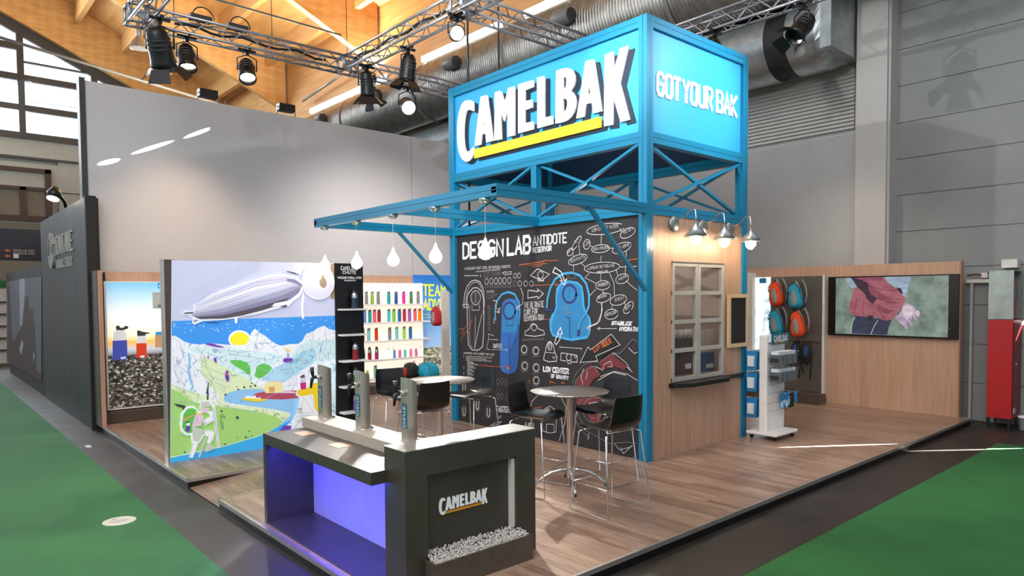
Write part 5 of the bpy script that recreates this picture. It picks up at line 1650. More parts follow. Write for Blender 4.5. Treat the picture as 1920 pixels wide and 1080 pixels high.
for z, rn, kind, its in rows:
    for (cx_, colr) in its:
        p = onY(680 + cx_ / 4.91, 600, 7.86)
        side = 'left' if cx_ < 190 else 'right'
        s_ = 1.0
        nm = cn_[colr]
        lab = '%s %s bottle on the %s lit shelf, %s bay' % (nm, {'tall': 'plastic', 'vac': 'steel topped', 'small': 'small'}[kind], rn, side)
        if lab in used_lab:
            lab = lab + {1: ', further right', 2: ', rightmost of its colour'}[used_lab[lab]]
            used_lab[lab.split(', further')[0].split(', rightmost')[0]] += 1
        else: used_lab[lab] = 1
        bottle(kind, colr, p.x, 7.86, z, lab, 'bottles on the lit shelf wall', 1.08)

# blue banner wall
tb = thing('banner_panel', 'blue sky banner with yellow lettering beside the lit shelves', 'banner', (2.8, 8.0, 0))
q = NT('banner_sky', 0.5)
sep = q.n('SeparateXYZ'); g_ = q.n('NewGeometry'); q.l(g_.outputs['Position'], sep.inputs[0])
mr = q.n('MapRange'); mr.inputs['From Min'].default_value = 0.15; mr.inputs['From Max'].default_value = 2.62
q.l(sep.outputs[2], mr.inputs[0])
vo = q.n('TexVoronoi', Scale=14.0); q.l(q.coord((1, 1, 1.8)), vo.inputs['Vector'])
peb = q.ramp(vo.outputs[1], [(0.1, '#4a4a38'), (0.5, '#8a8a70'), (0.9, '#d6d4c4')])
skyc = q.ramp(mr.outputs[0], [(0.3, '#a8c8ea'), (0.6, '#5a9ede'), (1.0, '#1f66b4')])
mx = q.n('MixRGB'); st_ = q.n('Math', operation='GREATER_THAN'); st_.inputs[1].default_value = 0.31
q.l(mr.outputs[0], st_.inputs[0]); q.l(st_.outputs[0], mx.inputs[0]); q.l(peb, mx.inputs[1]); q.l(skyc, mx.inputs[2])
q.l(mx.outputs[0], q.b.inputs['Base Color']); q.l(mx.outputs[0], q.b.inputs['Emission Color']); q.b.inputs['Emission Strength'].default_value = 0.35
MATS['banner_sky'] = q.m
part('print', MB().box(1.83, 4.6, 8.073, 8.079, 0.1, 2.62), 'banner_sky', tb)
A = Art(680, 500, 4.91, 'Y', 8.072, (0, -1, 0))
mat('banner_yellow', '#f3ea2c', 0.5, emit=0.4, var=0)
A.text('TEAM', (560, 265), (760, 268), (560, 168), 0.04, 0); A.text('ADVE', (560, 395), (752, 395), (560, 300), 0.04, 0)
A.line([(550, 440), (740, 435)], 0.012, 0); A.line([(550, 468), (665, 465)], 0.012, 0)
part('lettering', A.mb, 'banner_yellow', tb)
# end panel of a side display with a red backpack, bags on the floor behind
t = thing('side_display_panel', 'pale vertical display panel edge beside the far tower post', 'display', (1.24, 6.05, 0))
part('panel', MB().box(1.15, 1.335, 6.0, 6.05, 0, 2.22), 'offwhite', t)
part('base_foot', MB().box(1.1, 1.38, 5.85, 6.09, 0, 0.03), 'offwhite', t)
def pack(name, lab, c, rx, ry, rz, m_, grp=None, straps=True, pocket='bag_grey', fwd=(-1, 0, 0), tilt=0):
    """small hydration backpack hanging against a wall; fwd is the outward direction"""
    c = Vector(c); f = Vector(fwd); sd = Vector((-f.y, f.x, 0))
    t = thing(name, lab, 'backpack', c - Vector((0, 0, rz)), 0, grp)
    rot = Matrix.Rotation(R(tilt), 3, f)
    def L(a, b, u): return c + rot @ (f * a + sd * b + Vector((0, 0, 1)) * u)
    mb = MB()
    n, m = 20, 14
    vs_ = []
    for i in range(m + 1):
        ph = math.pi * i / m
        for k in range(n):
            th = 2 * math.pi * k / n
            x_ = math.copysign(abs(math.sin(ph) * math.cos(th)) ** 0.6, math.cos(th)) * rx
            y_ = math.copysign(abs(math.sin(ph) * math.sin(th)) ** 0.55, math.sin(th)) * ry
            z_ = math.copysign(abs(math.cos(ph)) ** 0.6, math.cos(ph)) * rz
            w_ = 0.95 - 0.16 * (z_ / rz) - 0.12 * max(0, z_ / rz - .55) * 3 - 0.03 * abs(math.sin(3 * th))
            vs_.append(L(x_ * w_ + 0.01 * math.sin(9 * ph + 2 * th), y_ * w_, z_))
    mb.add(vs_, [(i * n + k, i * n + (k + 1) % n, (i + 1) * n + (k + 1) % n, (i + 1) * n + k) for i in range(m) for k in range(n)], 0, True)
    part('pack_body', mb, m_, t)
    part('front_pocket', MB().add([L(rx * (1.02 - 0.3 * (i / 8 - .4) ** 2) * math.sin(math.pi * (0.15 + 0.7 * k / 8)) ** .5 + 0.012, ry * 0.5 * math.cos(math.pi * k / 8) * math.sin(math.pi * (0.12 + 0.76 * i / 8)), -rz * 0.75 + rz * 1.15 * i / 8) for i in range(9) for k in range(9)],
                                     [(i * 9 + k, i * 9 + k + 1, (i + 1) * 9 + k + 1, (i + 1) * 9 + k) for i in range(8) for k in range(8)], 0, True), pocket, t)
    part('zip_seam', MB().tube([L(rx * 0.55, ry * 0.98 * math.cos(a_), rz * (0.15 + 0.8 * math.sin(a_))) for a_ in [math.pi * k / 12 for k in range(13)]], 0.006, 6), 'dark_grey', t)
    if straps:
        for s_ in (-1, 1):
            part('shoulder_strap', MB().tube([L(-rx * 0.3, ry * 0.4 * s_ + ry * .5, rz * 0.95), L(-rx * .1, ry * 0.5 * s_ + ry * .8, rz * 1.12), L(0, ry * .5 * s_ + ry * 1.15, rz * 0.7), L(0, ry * .45 * s_ + ry * 1.3, 0), L(-rx * .2, ry * .3 * s_ + ry * 1.0, -rz * 0.7)], 0.016, 8), 'bag_grey', t)
    for u_ in (-0.25, 0.3):
        part('compression_strap', MB().tube([L(rx * 0.2, -ry * 0.98, rz * (u_ + .1)), L(rx * 0.8, -ry * 0.75, rz * u_), L(rx * 1.0, -ry * 0.5, rz * (u_ - .12))], 0.007, 6), 'dark_grey', t)
    part('grab_loop', MB().tube([L(-rx * .5, -0.03, rz * .95), L(-rx * .5, -0.02, rz * 1.12), L(-rx * .5, 0.02, rz * 1.12), L(-rx * .5, 0.03, rz * .95)], 0.008, 6), 'black', t)
    return t
pack('backpack', 'red backpack hanging on the pale panel left of the tower post', (1.08, 6.1, 1.72), 0.09, 0.11, 0.2, 'bag_red', straps=False)
pack('backpack', 'teal backpack lying low behind the rear bar table', (1.0, 6.3, 0.62), 0.2, 0.22, 0.16, 'bag_teal', straps=False, pocket='bag_teal')
pack('backpack', 'black and red backpack lying low left of the teal one', (0.72, 6.5, 0.62), 0.15, 0.15, 0.16, 'black_matt', straps=False, pocket='bag_red')
t = thing('bag_bench', 'low bench carrying the backpacks behind the bar tables', 'bench', (0.95, 6.4, 0))
part('seat_board', MB().box(0.45, 1.14, 6.1, 6.75, 0.40, 0.46), 'brown_laminate', t)
part('front_board', MB().box(0.5, 1.1, 6.14, 6.7, 0, 0.40), 'brown_laminate', t)
# ================================================================== BAR COUNTER
mat('niche_panel', '#a9a9b8', 0.5)
ct = thing('bar_counter', 'dark grey tasting counter with violet lit niche and white gravel trough', 'counter', (-4.0, 0, 0))
part('end_wall', MB().box(-4.36, -3.09, -1.155, -0.94, 0, 1.015), 'dark_laminate', ct)
# niche frame in front of the end wall
fw = MB()
for a_ in ((-4.36, -4.17, 0, 1.015), (-3.30, -3.09, 0, 1.015), (-4.17, -3.30, 0.815, 1.015)):
    fw.box(a_[0], a_[1], -1.22, -1.156, a_[2], a_[3])
ct_fr = part('niche_frame', fw, 'dark_laminate', ct)
part('top_cap', MB().box(-4.362, -3.088, -1.222, -0.938, 1.015, 1.022), 'edge_alu', ct)
part('light_strip', MB().box(-3.335, -3.302, -1.20, -1.157, 0.24, 0.80), 'offwhite', ct)
tr_ = MB()
tr_.box(-4.20, -3.25, -1.36, -1.345, 0, 0.20).box(-4.20, -4.185, -1.345, -1.222, 0, 0.20).box(-3.265, -3.25, -1.345, -1.222, 0, 0.20).box(-4.185, -3.265, -1.345, -1.222, 0.02, 0.15)
part('gravel_trough', tr_, 'brown_laminate', ct)
gv = MB()
for k in range(1500):
    x = random.uniform(-4.178, -3.272); y = random.uniform(-1.338, -1.16 if -4.16 < x < -3.31 else -1.228)
    r_ = random.uniform(0.006, 0.012)
    zc = 0.19 + random.uniform(-0.012, 0.02) + 0.035 * ((y + 1.345) / 0.18)
    rot = Matrix.Rotation(random.uniform(0, 6), 3, Vector((random.random(), random.random(), 1)).normalized())
    vs_ = [Vector((x, y, zc)) + rot @ Vector(p) for p in ((r_, 0, 0), (0, r_ * .8, 0), (-r_, 0, 0), (0, -r_ * .8, 0), (0, 0, r_ * .8), (0, 0, -r_ * .8))]
    gv.add(vs_, [(0, 1, 4), (1, 2, 4), (2, 3, 4), (3, 0, 4), (1, 0, 5), (2, 1, 5), (3, 2, 5), (0, 3, 5)])
part('gravel', gv, 'gravel', ct, kind='stuff', label='white gravel')
part('gravel_bed', MB().box(-4.18, -3.27, -1.342, -1.222, 0.1, 0.185), 'gravel', ct)
logo(ct, (-4.03, -1.156, 0.475), (1, 0, 0), (0, 0, 1), (0, -1, 0), 0.47, 0.01, 'letter_white', 'gold_logo', 'black_matt')
# working side
part('counter_top', MB().box(-4.50, -3.98, -0.985, 1.01, 0.755, 0.85), 'dark_laminate', ct, 0.002)
part('end_leg', MB().box(-4.50, -3.98, 0.955, 1.01, 0, 0.755), 'dark_laminate', ct)
part('back_panel', MB().box(-4.03, -3.98, -0.94, 0.955, 0, 0.755), 'niche_panel', ct)
part('floor_panel', MB().box(-4.50, -4.03, -0.94, 0.955, 0.0, 0.012), 'dark_laminate', ct)
part('upstand', MB().box(-4.09, -3.80, -0.95, 1.06, 0.85, 0.945).box(-3.979, -3.80, -0.94, 1.06, 0, 0.85), 'upstand_beige', ct, 0.003)
for y in (0.72, 0.02, -0.72):
    part('drip_tray', MB().box(-4.29, -4.15, y - 0.1, y + 0.1, 0.8505, 0.853), 'beech', ct)
arealight('niche_led', (-4.42, 0, 0.74), (-4.2, 0, 0), 34, 0.03, 1.8, (0.07, 0.05, 1.0)).rotation_euler = (0, R(-25), 0)
# tap towers
for k, (y, lab) in enumerate(((0.86, 'steel tap column with black handle, farthest from the logo end'), (0.12, 'middle steel tap column on the counter'), (-0.64, 'steel tap column with black handle, next to the logo end'))):
    x = -3.93
    t = thing('beverage_tap', lab, 'tap', (x, y, 0.945), group='steel taps on the counter')
    mb = MB()
    prof = [(x - 0.06, y - 0.05), (x - 0.06, y + 0.05)] + [(x - 0.02 + 0.075 * math.sin(R(a_)), y + 0.055 * math.cos(R(a_))) for a_ in range(0, 181, 15)]
    n = len(prof)
    def ht(px): return 1.47 - (px - (x - 0.06)) * 0.42
    mb.add([(a, b, 0.947) for a, b in prof] + [(a, b, ht(a)) for a, b in prof],
           [(i, (i + 1) % n, n + (i + 1) % n, n + i)[::-1] for i in range(n)] + [tuple(range(n, 2 * n))[::-1]])
    part('steel_column', mb, 'steel_brushed', t)
    part('base_ring', MB().lathe([(0, 0), (0.085, 0), (0.085, 0.006), (0, 0.006)], (x, y, 0.9455), n=24), 'chrome', t)
    part('name_plate', MB().box(x - 0.0635, x - 0.0605, y - 0.035, y + 0.035, 1.06, 1.26), 'tap_teal', t)
    lt = MB()
    textfit(lt, 'CHUTE', (x - 0.064, y + 0.012, 1.07), (x - 0.064, y + 0.012, 1.24), (x - 0.064, y - 0.018, 1.07), 0.005, (-1, 0, 0), off=0.001)
    part('plate_lettering', lt, 'letter_white', t)
    part('tap_spout', MB().tube([(x - 0.06, y, 1.35), (x - 0.115, y, 1.355), (x - 0.14, y, 1.34), (x - 0.155, y, 1.25)], 0.012, 10, radii=[0.013, 0.017, 0.018, 0.01]), 'black', t)
    part('chrome_collar', MB().lathe([(0, 0), (0.024, 0), (0.026, 0.012), (0.017, 0.022), (0.02, 0.035), (0, 0.04)], (x - 0.062, y, 1.35), (-1, 0, 0), 18), 'chrome', t)
    part('tap_handle', MB().tube([(x - 0.13, y, 1.35), (x - 0.135, y, 1.39), (x - 0.14, y, 1.45)], 0.012, 10, radii=[0.008, 0.017, 0.019]), 'black', t)

# ================================================================== BAR TABLES AND STOOLS
def bar_table(x, y, rot, lab):
    t = thing('bar_table', lab, 'table', (x, y, 0), group='high bar tables')
    part('tabletop', MB().lathe([(0, 1.045), (0.40, 1.045), (0.435, 1.062), (0.435, 1.068), (0, 1.068)], (x, y, 0), n=56), 'table_grey', t)
    part('edge_band', MB().lathe([(0.4355, 1.058), (0.4375, 1.06), (0.4375, 1.067), (0.4355, 1.069)], (x, y, 0), n=56), 'chrome', t)
    part('column', MB().lathe([(0.036, 0.10), (0.036, 1.03), (0.12, 1.035), (0.12, 1.044), (0, 1.044)], (x, y, 0), n=24), 'chrome', t)
    for k in range(4):
        a_ = rot + R(90) * k
        c_, s_ = math.cos(a_), math.sin(a_)
        pts = [(x + c_ * r_, y + s_ * r_, z_) for r_, z_ in ((0.02, 0.19), (0.1, 0.19), (0.2, 0.165), (0.3, 0.11), (0.37, 0.05), (0.40, 0.022))]
        f_ = part('foot', MB().tube(pts, 0.02, 10, radii=[0.02, 0.021, 0.021, 0.02, 0.017, 0.014]), 'chrome', t)
        part('glide', MB().lathe([(0, 0), (0.014, 0), (0.014, 0.02), (0, 0.02)], (x + c_ * 0.40, y + s_ * 0.40, 0.0), n=10), 'black', f_)
    return t
bar_table(-1.505, -0.1, R(225) + 0.12, 'round grey bar table nearest the kiosk, before the chalkboard')
bar_table(-1.93, 1.75, R(20), 'round grey bar table farther back by the far tower post')

def make_stool(lab):
    t = thing('bar_stool', lab, 'stool')
    # shell: swept profile (forward +y), lofted across x
    prof = [(0.25, 0.80), (0.235, 0.82), (0.19, 0.832), (0.1, 0.826), (0.0, 0.818), (-0.10, 0.818), (-0.17, 0.83), (-0.215, 0.865), (-0.235, 0.92), (-0.245, 0.99), (-0.255, 1.06), (-0.265, 1.12), (-0.272, 1.155)]
    hw = [0.16, 0.19, 0.215, 0.225, 0.225, 0.222, 0.218, 0.215, 0.212, 0.208, 0.202, 0.195, 0.185]
    nu = 12
    top, bot = [], []
    for i, (py, pz) in enumerate(prof):
        a_ = prof[min(i + 1, len(prof) - 1)]; b_ = prof[max(i - 1, 0)]
        dy, dz = a_[0] - b_[0], a_[1] - b_[1]
        l = math.hypot(dy, dz); ny, nz_ = dz / l, -dy / l   # normal towards sitter
        if nz_ < 0 and i < 7: ny, nz_ = -ny, -nz_
        if i >= 7 and ny < 0: ny, nz_ = -ny, -nz_
        for k in range(nu + 1):
            s_ = -1 + 2 * k / nu
            curl = 0.03 * (abs(s_) ** 3) * (1.0 if i < 6 else 0.8)
            top.append((hw[i] * s_, py + ny * curl, pz + nz_ * curl))
            bot.append((hw[i] * s_, py + ny * (curl - 0.011), pz + nz_ * (curl - 0.011)))
    m = len(prof); w_ = nu + 1
    mb = MB()
    fs = [(i * w_ + k, i * w_ + k + 1, (i + 1) * w_ + k + 1, (i + 1) * w_ + k) for i in range(m - 1) for k in range(nu)]
    o_ = m * w_
    f2 = [tuple(reversed([o_ + j for j in f])) for f in fs]
    edge = [(i * w_, (i + 1) * w_, o_ + (i + 1) * w_, o_ + i * w_) for i in range(m - 1)] + [(i * w_ + nu, o_ + i * w_ + nu, o_ + (i + 1) * w_ + nu, (i + 1) * w_ + nu) for i in range(m - 1)]
    edge += [(k, o_ + k, o_ + k + 1, k + 1) for k in range(nu)] + [((m - 1) * w_ + k, (m - 1) * w_ + k + 1, o_ + (m - 1) * w_ + k + 1, o_ + (m - 1) * w_ + k) for k in range(nu)]
    split = 6
    mb.add(top + bot, fs + f2, 0, True)
    mb.add(top + bot, edge, 1, False)
    part('seat_shell', mb, ['stool_black', 'ply_edge'], t)
    part('seat_support', MB().box(-0.11, 0.11, -0.12, 0.12, 0.80, 0.812), 'chrome', t)
    for s_ in (-1, 1):
        fr_ = MB()
        fr_.tube([(s_ * 0.2, -0.15, 0.80), (s_ * 0.245, -0.18, 0.775), (s_ * 0.30, -0.262, 0.02), (s_ * 0.30, -0.25, 0.009), (s_ * 0.30, 0.25, 0.009), (s_ * 0.30, 0.262, 0.02), (s_ * 0.235, 0.19, 0.78), (s_ * 0.2, 0.16, 0.80)], 0.0075, 8)
        part('side_frame', fr_, 'chrome', t)
    part('front_rail', MB().tube([(-0.2, 0.16, 0.80), (0.2, 0.16, 0.80)], 0.0075, 8), 'chrome', t)
    part('rear_rail', MB().tube([(-0.2, -0.15, 0.80), (0.2, -0.15, 0.80)], 0.0075, 8), 'chrome', t)
    part('footrest', MB().tube([(-0.279, 0.238, 0.28), (0.279, 0.238, 0.28)], 0.0085, 8), 'chrome', t)
    part('side_footrest', MB().tube([(-0.282, -0.24, 0.28), (-0.279, 0.238, 0.28)], 0.007, 8), 'chrome', t)
    return t
st0 = make_stool('black stool at the front table with its back to the viewer, nearest the kiosk')
st0['group'] = 'black bar stools'
st0.location = (-1.80, -0.93, 0); st0.rotation_euler = (0, 0, R(-3))
for (x, y, rz, lab) in ((-1.87, 0.06, 198, 'black stool left of the front table, light catching its seat edge'),
                        (-1.04, -0.18, 88, 'black stool behind the front table against the chalkboard'),
                        (-2.50, 1.28, -4, 'black stool at the rear table with its back to the counter'),
                        (-1.40, 1.78, 95, 'black stool at the rear table, side on before the chalkboard'),
                        (-2.15, 2.42, 172, 'black stool beyond the rear table, before the lit bottle shelves')):
    copy_tree(st0, (x, y, 0), R(rz), lab)

# ================================================================== SCREEN WALL (right)
struct('wall_screen', MB().box(6.36, 6.5, -1.63, 4.4, 0, 2.645), 'beech')
part('edge_strip', MB().box(6.352, 6.505, -1.66, -1.631, 0, 2.65), 'beech_dark', bpy.data.objects['wall_screen'])
sc = thing('display_screen', 'wide black framed screen showing a runner in a red jacket', 'screen', (6.3, -0.56, 1.33))
part('bezel', MB().box(6.29, 6.355, -1.65, 0.53, 1.325, 2.432), 'black', sc, 0.004)
q = NT('screen_moor', 0.25)
nz = q.n('TexNoise', Scale=3.2, Detail=7.0, Roughness=0.65); q.l(q.coord((1, 1, 1)), nz.inputs['Vector'])
cr = q.ramp(nz.outputs[0], [(0.3, '#4d5c56'), (0.5, '#7f9086'), (0.62, '#8e9c90'), (0.75, '#a9b0a6')])
q.b.inputs['Base Color'].default_value = (0.01, 0.01, 0.01, 1)
q.l(cr, q.b.inputs['Emission Color']); q.b.inputs['Emission Strength'].default_value = 0.9
MATS['screen_moor'] = q.m
part('picture', MB().box(6.286, 6.29, -1.50, 0.385, 1.355, 2.41), 'screen_moor', sc)
def scm(n, h):
    q = NT(n, 0.25); q.b.inputs['Base Color'].default_value = (0.01, 0.01, 0.01, 1)
    nz = q.n('TexNoise', Scale=9.0, Detail=4.0); q.l(q.coord((1, 0.6, 1.6)), nz.inputs['Vector'])
    c = lin(h); q.l(q.ramp(nz.outputs[0], [(0.3, tuple(x * .75 for x in c[:3]) + (1,)), (0.7, tuple(min(1, x * 1.2) for x in c[:3]) + (1,))]), q.b.inputs['Emission Color'])
    q.b.inputs['Emission Strength'].default_value = 0.9
    MATS[n] = q.m
for n_, h_ in (('sc_red', '#a3606c'), ('sc_red2', '#8a4c5a'), ('sc_dark', '#41313e'), ('sc_trouser', '#3b4055'), ('sc_grey', '#9db0c4'), ('sc_skin', '#b9a3bb'), ('sc_skin2', '#d5c6d3'), ('sc_line', '#b9c4c0'), ('sc_skin3', '#8b7690')): scm(n_, h_)
A = Art(1550, 505, 7.385, 'X', 6.2855, (-1, 0, 0))
a = A.poly
a([(260, 120), (340, 118), (400, 220), (420, 250), (360, 260), (300, 220)], 4)
a([(810, 108), (1165, 100), (1140, 200), (1110, 330), (1090, 390), (1000, 300), (880, 220), (800, 150)], 4)
a([(960, 250), (1030, 262), (1060, 340), (1010, 330)], 2)
a([(385, 640), (900, 700), (860, 800), (840, 905), (340, 890), (352, 760)], 3)
a([(400, 250), (440, 255), (530, 340), (600, 420), (740, 560), (880, 700), (770, 705), (690, 660), (620, 660), (500, 655), (330, 625), (310, 540), (320, 460), (350, 380), (370, 300)], 0)
a([(330, 115), (790, 108), (840, 175), (960, 260), (1030, 340), (1095, 400), (1085, 450), (1050, 500), (990, 600), (925, 690), (830, 712), (720, 670), (640, 560), (540, 350), (430, 250), (380, 170)], 0)
a([(330, 115), (420, 112), (560, 180), (640, 260), (700, 400), (640, 480), (560, 420), (530, 340), (430, 250), (380, 170)], 2)
a([(560, 200), (760, 330), (900, 420), (1040, 470), (880, 480), (720, 420), (600, 330)], 1)
a([(420, 112), (780, 108), (780, 150), (640, 150), (480, 140)], 1)
a([(700, 480), (860, 560), (960, 560), (850, 620), (740, 590)], 1)
a([(560, 640), (650, 640), (640, 700), (580, 705)], 2)
a([(1000, 600), (1045, 530), (1050, 560), (1010, 620), (960, 650)], 2)
a([(1060, 500), (1100, 472), (1160, 480), (1215, 520), (1245, 580), (1240, 640), (1250, 700), (1225, 720), (1190, 660), (1180, 700), (1205, 760), (1185, 790), (1150, 770), (1120, 720), (1110, 760), (1140, 800), (1120, 825), (1090, 820), (1060, 770), (1010, 740), (960, 690), (940, 665), (1000, 620), (1040, 560)], 5)
a([(1080, 500), (1150, 495), (1210, 560), (1180, 640), (1120, 700), (1060, 640), (1050, 560)], 6)
a([(1240, 575), (1275, 565), (1295, 610), (1275, 665), (1245, 650)], 6)
for l_ in ([(1190, 660), (1225, 715)], [(1150, 680), (1200, 765)], [(1110, 720), (1135, 800)]): A.line(l_, 0.014, 8)
A.line([(395, 660), (360, 730), (340, 890)], 0.012, 7); A.line([(712, 705), (660, 790), (612, 900)], 0.014, 7)
for l_ in ([(430, 125), (560, 150), (700, 140)], [(600, 230), (760, 280), (960, 300)], [(640, 330), (820, 400), (1040, 420)], [(420, 400), (400, 520), (380, 620)], [(520, 430), (500, 560), (520, 640)], [(700, 520), (760, 620), (800, 690)]): A.line(l_, 0.02, 1)
part('picture_figure', A.mb, ['sc_red', 'sc_red2', 'sc_dark', 'sc_trouser', 'sc_grey', 'sc_skin', 'sc_skin2', 'sc_line', 'sc_skin3'], sc)
part('status_light', MB().box(6.286, 6.29, -1.535, -1.525, 1.50, 1.51), 'trim_yellow', sc)

# backpack wall
hw_ = thing('backpack_display', 'brushed steel slat panel with hanging backpacks and a lit photo strip', 'display', (6.25, 1.3, 0.2))
part('steel_panel', MB().box(6.28, 6.35, 0.62, 1.69, 0.2, 2.46), 'steel_panel', hw_)
part('edge_strip', MB().box(6.24, 6.352, 0.575, 0.618, 0.1, 2.47), 'offwhite', hw_)
q = NT('photo_waterfall', 0.5)
nz = q.n('TexNoise', Scale=4.5, Detail=6.0, Distortion=0.6); q.l(q.coord((1, 1, 0.8)), nz.inputs['Vector'])
cr = q.ramp(nz.outputs[0], [(0.35, '#7aa4bc'), (0.5, '#dfeef2'), (0.7, '#fbfdfc')])
q.l(cr, q.b.inputs['Base Color']); q.l(cr, q.b.inputs['Emission Color']); q.b.inputs['Emission Strength'].default_value = 0.85
MATS['photo_waterfall'] = q.m
part('photo_strip', MB().box(6.30, 6.35, 1.695, 2.04, 0.2, 2.46), 'photo_waterfall', hw_)
part('photo_tag', MB().box(6.294, 6.30, 1.80, 1.95, 2.34, 2.44), 'card_blue', hw_)
part('side_board', MB().box(6.20, 6.35, 2.05, 2.32, 0, 2.56), 'offwhite', hw_)
part('hook_rail', MB().box(6.262, 6.28, 0.66, 1.66, 1.17, 1.20), 'chrome', hw_)
single('plinth', MB().box(5.96, 6.28, 0.55, 2.04, 0, 0.19), 'brown_laminate', 'dark brown plinth under the backpack display', 'plinth')
for (yy, zz, m_, lab) in ((1.50, 2.12, 'bag_orange', 'orange backpack, upper left on the steel panel'), (1.10, 2.08, 'bag_teal', 'teal backpack, upper right on the steel panel'),
                          (1.50, 1.55, 'bag_teal', 'teal backpack, lower left behind the card stand'), (1.05, 1.53, 'bag_orange', 'orange backpack, lower right on the steel panel')):
    pack('backpack', lab, (6.13, yy, zz), 0.10, 0.135, 0.25, m_, 'backpacks on the steel panel', fwd=(-1, 0, 0), tilt=8)
for k, (yy, lab) in enumerate(((1.12, 'black and blue hydration belt hanging left on the steel rail'), (0.90, 'black and blue hydration belt hanging right on the steel rail'))):
    t = thing('hydration_belt', lab, 'belt', (6.22, yy, 0.7), group='hydration belts')
    part('pouch', MB().ell((6.20, yy, 0.96), 0.05, 0.1, 0.22), 'black_matt', t)
    part('blue_panel', MB().ell((6.155, yy, 1.0), 0.02, 0.045, 0.11), 'box_blue', t)
    for s_ in (-1, 1):
        part('strap', MB().tube([(6.25, yy + 0.04 * s_, 1.18), (6.2, yy + 0.08 * s_, 0.95), (6.2, yy + 0.1 * s_, 0.75), (6.22, yy + 0.06 * s_, 0.5 + 0.05 * s_)], 0.012, 6), 'black_matt', t)
    part('hook', MB().tube([(6.28, yy, 1.2), (6.2, yy, 1.2), (6.18, yy, 1.22)], 0.006, 6), 'chrome', t)

# rolling card stand
ds = thing('rolling_stand', 'white wheeled stand hung with carded accessories', 'stand', (2.60, -0.31, 0))
cx, cy = 2.60, -0.30
part('base', MB().box(cx - 0.33, cx + 0.33, cy - 0.24, cy + 0.24, 0.065, 0.115), 'white', ds, 0.02)
for sx in (-0.26, 0.26):
    for sy in (-0.18, 0.18):
        w_ = part('caster', MB().lathe([(0, -0.012), (0.028, -0.012), (0.03, 0), (0.028, 0.012), (0, 0.012)], (cx + sx, cy + sy, 0.03), (0.3, 1, 0), 16), 'black', ds)
        part('caster_fork', MB().box(cx + sx - 0.012, cx + sx + 0.012, cy + sy - 0.018, cy + sy + 0.018, 0.045, 0.068), 'dark_grey', w_)
part('column', MB().box(cx - 0.28, cx + 0.26, cy - 0.06, cy + 0.06, 0.11, 1.52), 'white', ds, 0.015)
sl_ = MB()
for z in (0.40, 0.52, 0.66, 0.79, 0.92, 1.05, 1.18, 1.31, 1.40):
    for k in range(6):
        sl_.box(cx - 0.25 + k * 0.085, cx - 0.20 + k * 0.085, cy - 0.0615, cy - 0.0595, z, z + 0.006)
part('hook_slots', sl_, 'mid_grey', ds)
h_ = part('header_sign', MB().box(cx - 0.25, cx + 0.24, cy - 0.13, cy - 0.105, 1.385, 1.545), 'tap_teal', ds, 0.02)
part('sign_holder', MB().box(cx - 0.22, cx + 0.22, cy - 0.105, cy - 0.06, 1.42, 1.5), 'white', ds)
lt = MB()
textfit(lt, 'CAMELBAK', (cx - 0.2, cy - 0.131, 1.435), (cx + 0.19, cy - 0.131, 1.435), (cx - 0.2, cy - 0.131, 1.51), 0.016, (0, -1, 0), off=0.001)
part('lettering', lt, 'letter_white', h_)
part('underline', MB().box(cx - 0.19, cx + 0.13, cy - 0.133, cy - 0.1305, 1.408, 1.42), 'gold_logo', h_)
CARD = {}
def cards(z, side, kind, name, lab, n, x0, dx, group, w_=0.1, h=0.2, m_='card_blue'):
    yb = cy + side * 0.06
    for k in range(n):
        x = x0 + dx * k
        t = thing('accessory_pack' if kind != 'clear' else 'clear_accessory_pack', lab[k] if isinstance(lab, list) else lab, 'package', (x, yb + side * 0.13, z - h), group=group)
        part('hook', MB().tube([(x, yb, z + 0.01), (x, yb + side * 0.24, z + 0.01), (x, yb + side * 0.245, z + 0.025)], 0.0035, 6), 'chrome', t)
        if kind == 'clear':
            part('blister', MB().box(x - w_ / 2, x + w_ / 2, yb + side * 0.03, yb + side * 0.2, z - h, z - 0.02), 'clear_pack', t, 0.012)
            part('insert', MB().box(x - w_ / 2 - .001, x + w_ / 2 + .001, yb + side * 0.05, yb + side * 0.18, z - h * 0.8, z - h * 0.45), 'dark_grey', t)
            part('header_card', MB().box(x - w_ / 2, x + w_ / 2, yb + side * 0.06, yb + side * 0.17, z - 0.025, z + 0.02), 'card_white', t)
        elif kind == 'ring':
            part('card', MB().box(x - w_ / 2, x + w_ / 2, yb + side * 0.19, yb + side * 0.196, z - 0.09, z + 0.02), m_, t)
            part('hose_ring', MB().tube([(x + 0.05 * math.cos(R(q_)), yb + side * (0.19 + 0.0), z - 0.15 + 0.055 * math.sin(R(q_))) for q_ in range(0, 360, 24)], 0.008, 6, closed=True), 'res_light', t)
            part('clip_panel', MB().box(x - 0.03, x + 0.03, yb + side * 0.185, yb + side * 0.189, z - 0.19, z - 0.1), 'card_white', t)
        elif kind == 'bag':
            part('pouch', MB().add([(x - w_ / 2 * .6, yb + side * 0.05, z), (x + w_ / 2 * .6, yb + side * 0.05, z), (x + w_ / 2, yb + side * 0.05, z - h), (x - w_ / 2, yb + side * 0.05, z - h),
                                      (x - w_ / 2 * .6, yb + side * 0.21, z), (x + w_ / 2 * .6, yb + side * 0.21, z), (x + w_ / 2, yb + side * 0.21, z - h), (x - w_ / 2, yb + side * 0.21, z - h)],
                                     [(0, 1, 2, 3), (7, 6, 5, 4), (0, 4, 5, 1), (1, 5, 6, 2), (2, 6, 7, 3), (3, 7, 4, 0)]), m_, t, 0.012)
            part('printed_label', MB().box(x - w_ / 2 - .012, x - w_ / 2 + 0.03, yb + side * 0.08, yb + side * 0.18, z - h * .8, z - h * .25), 'card_white', t)
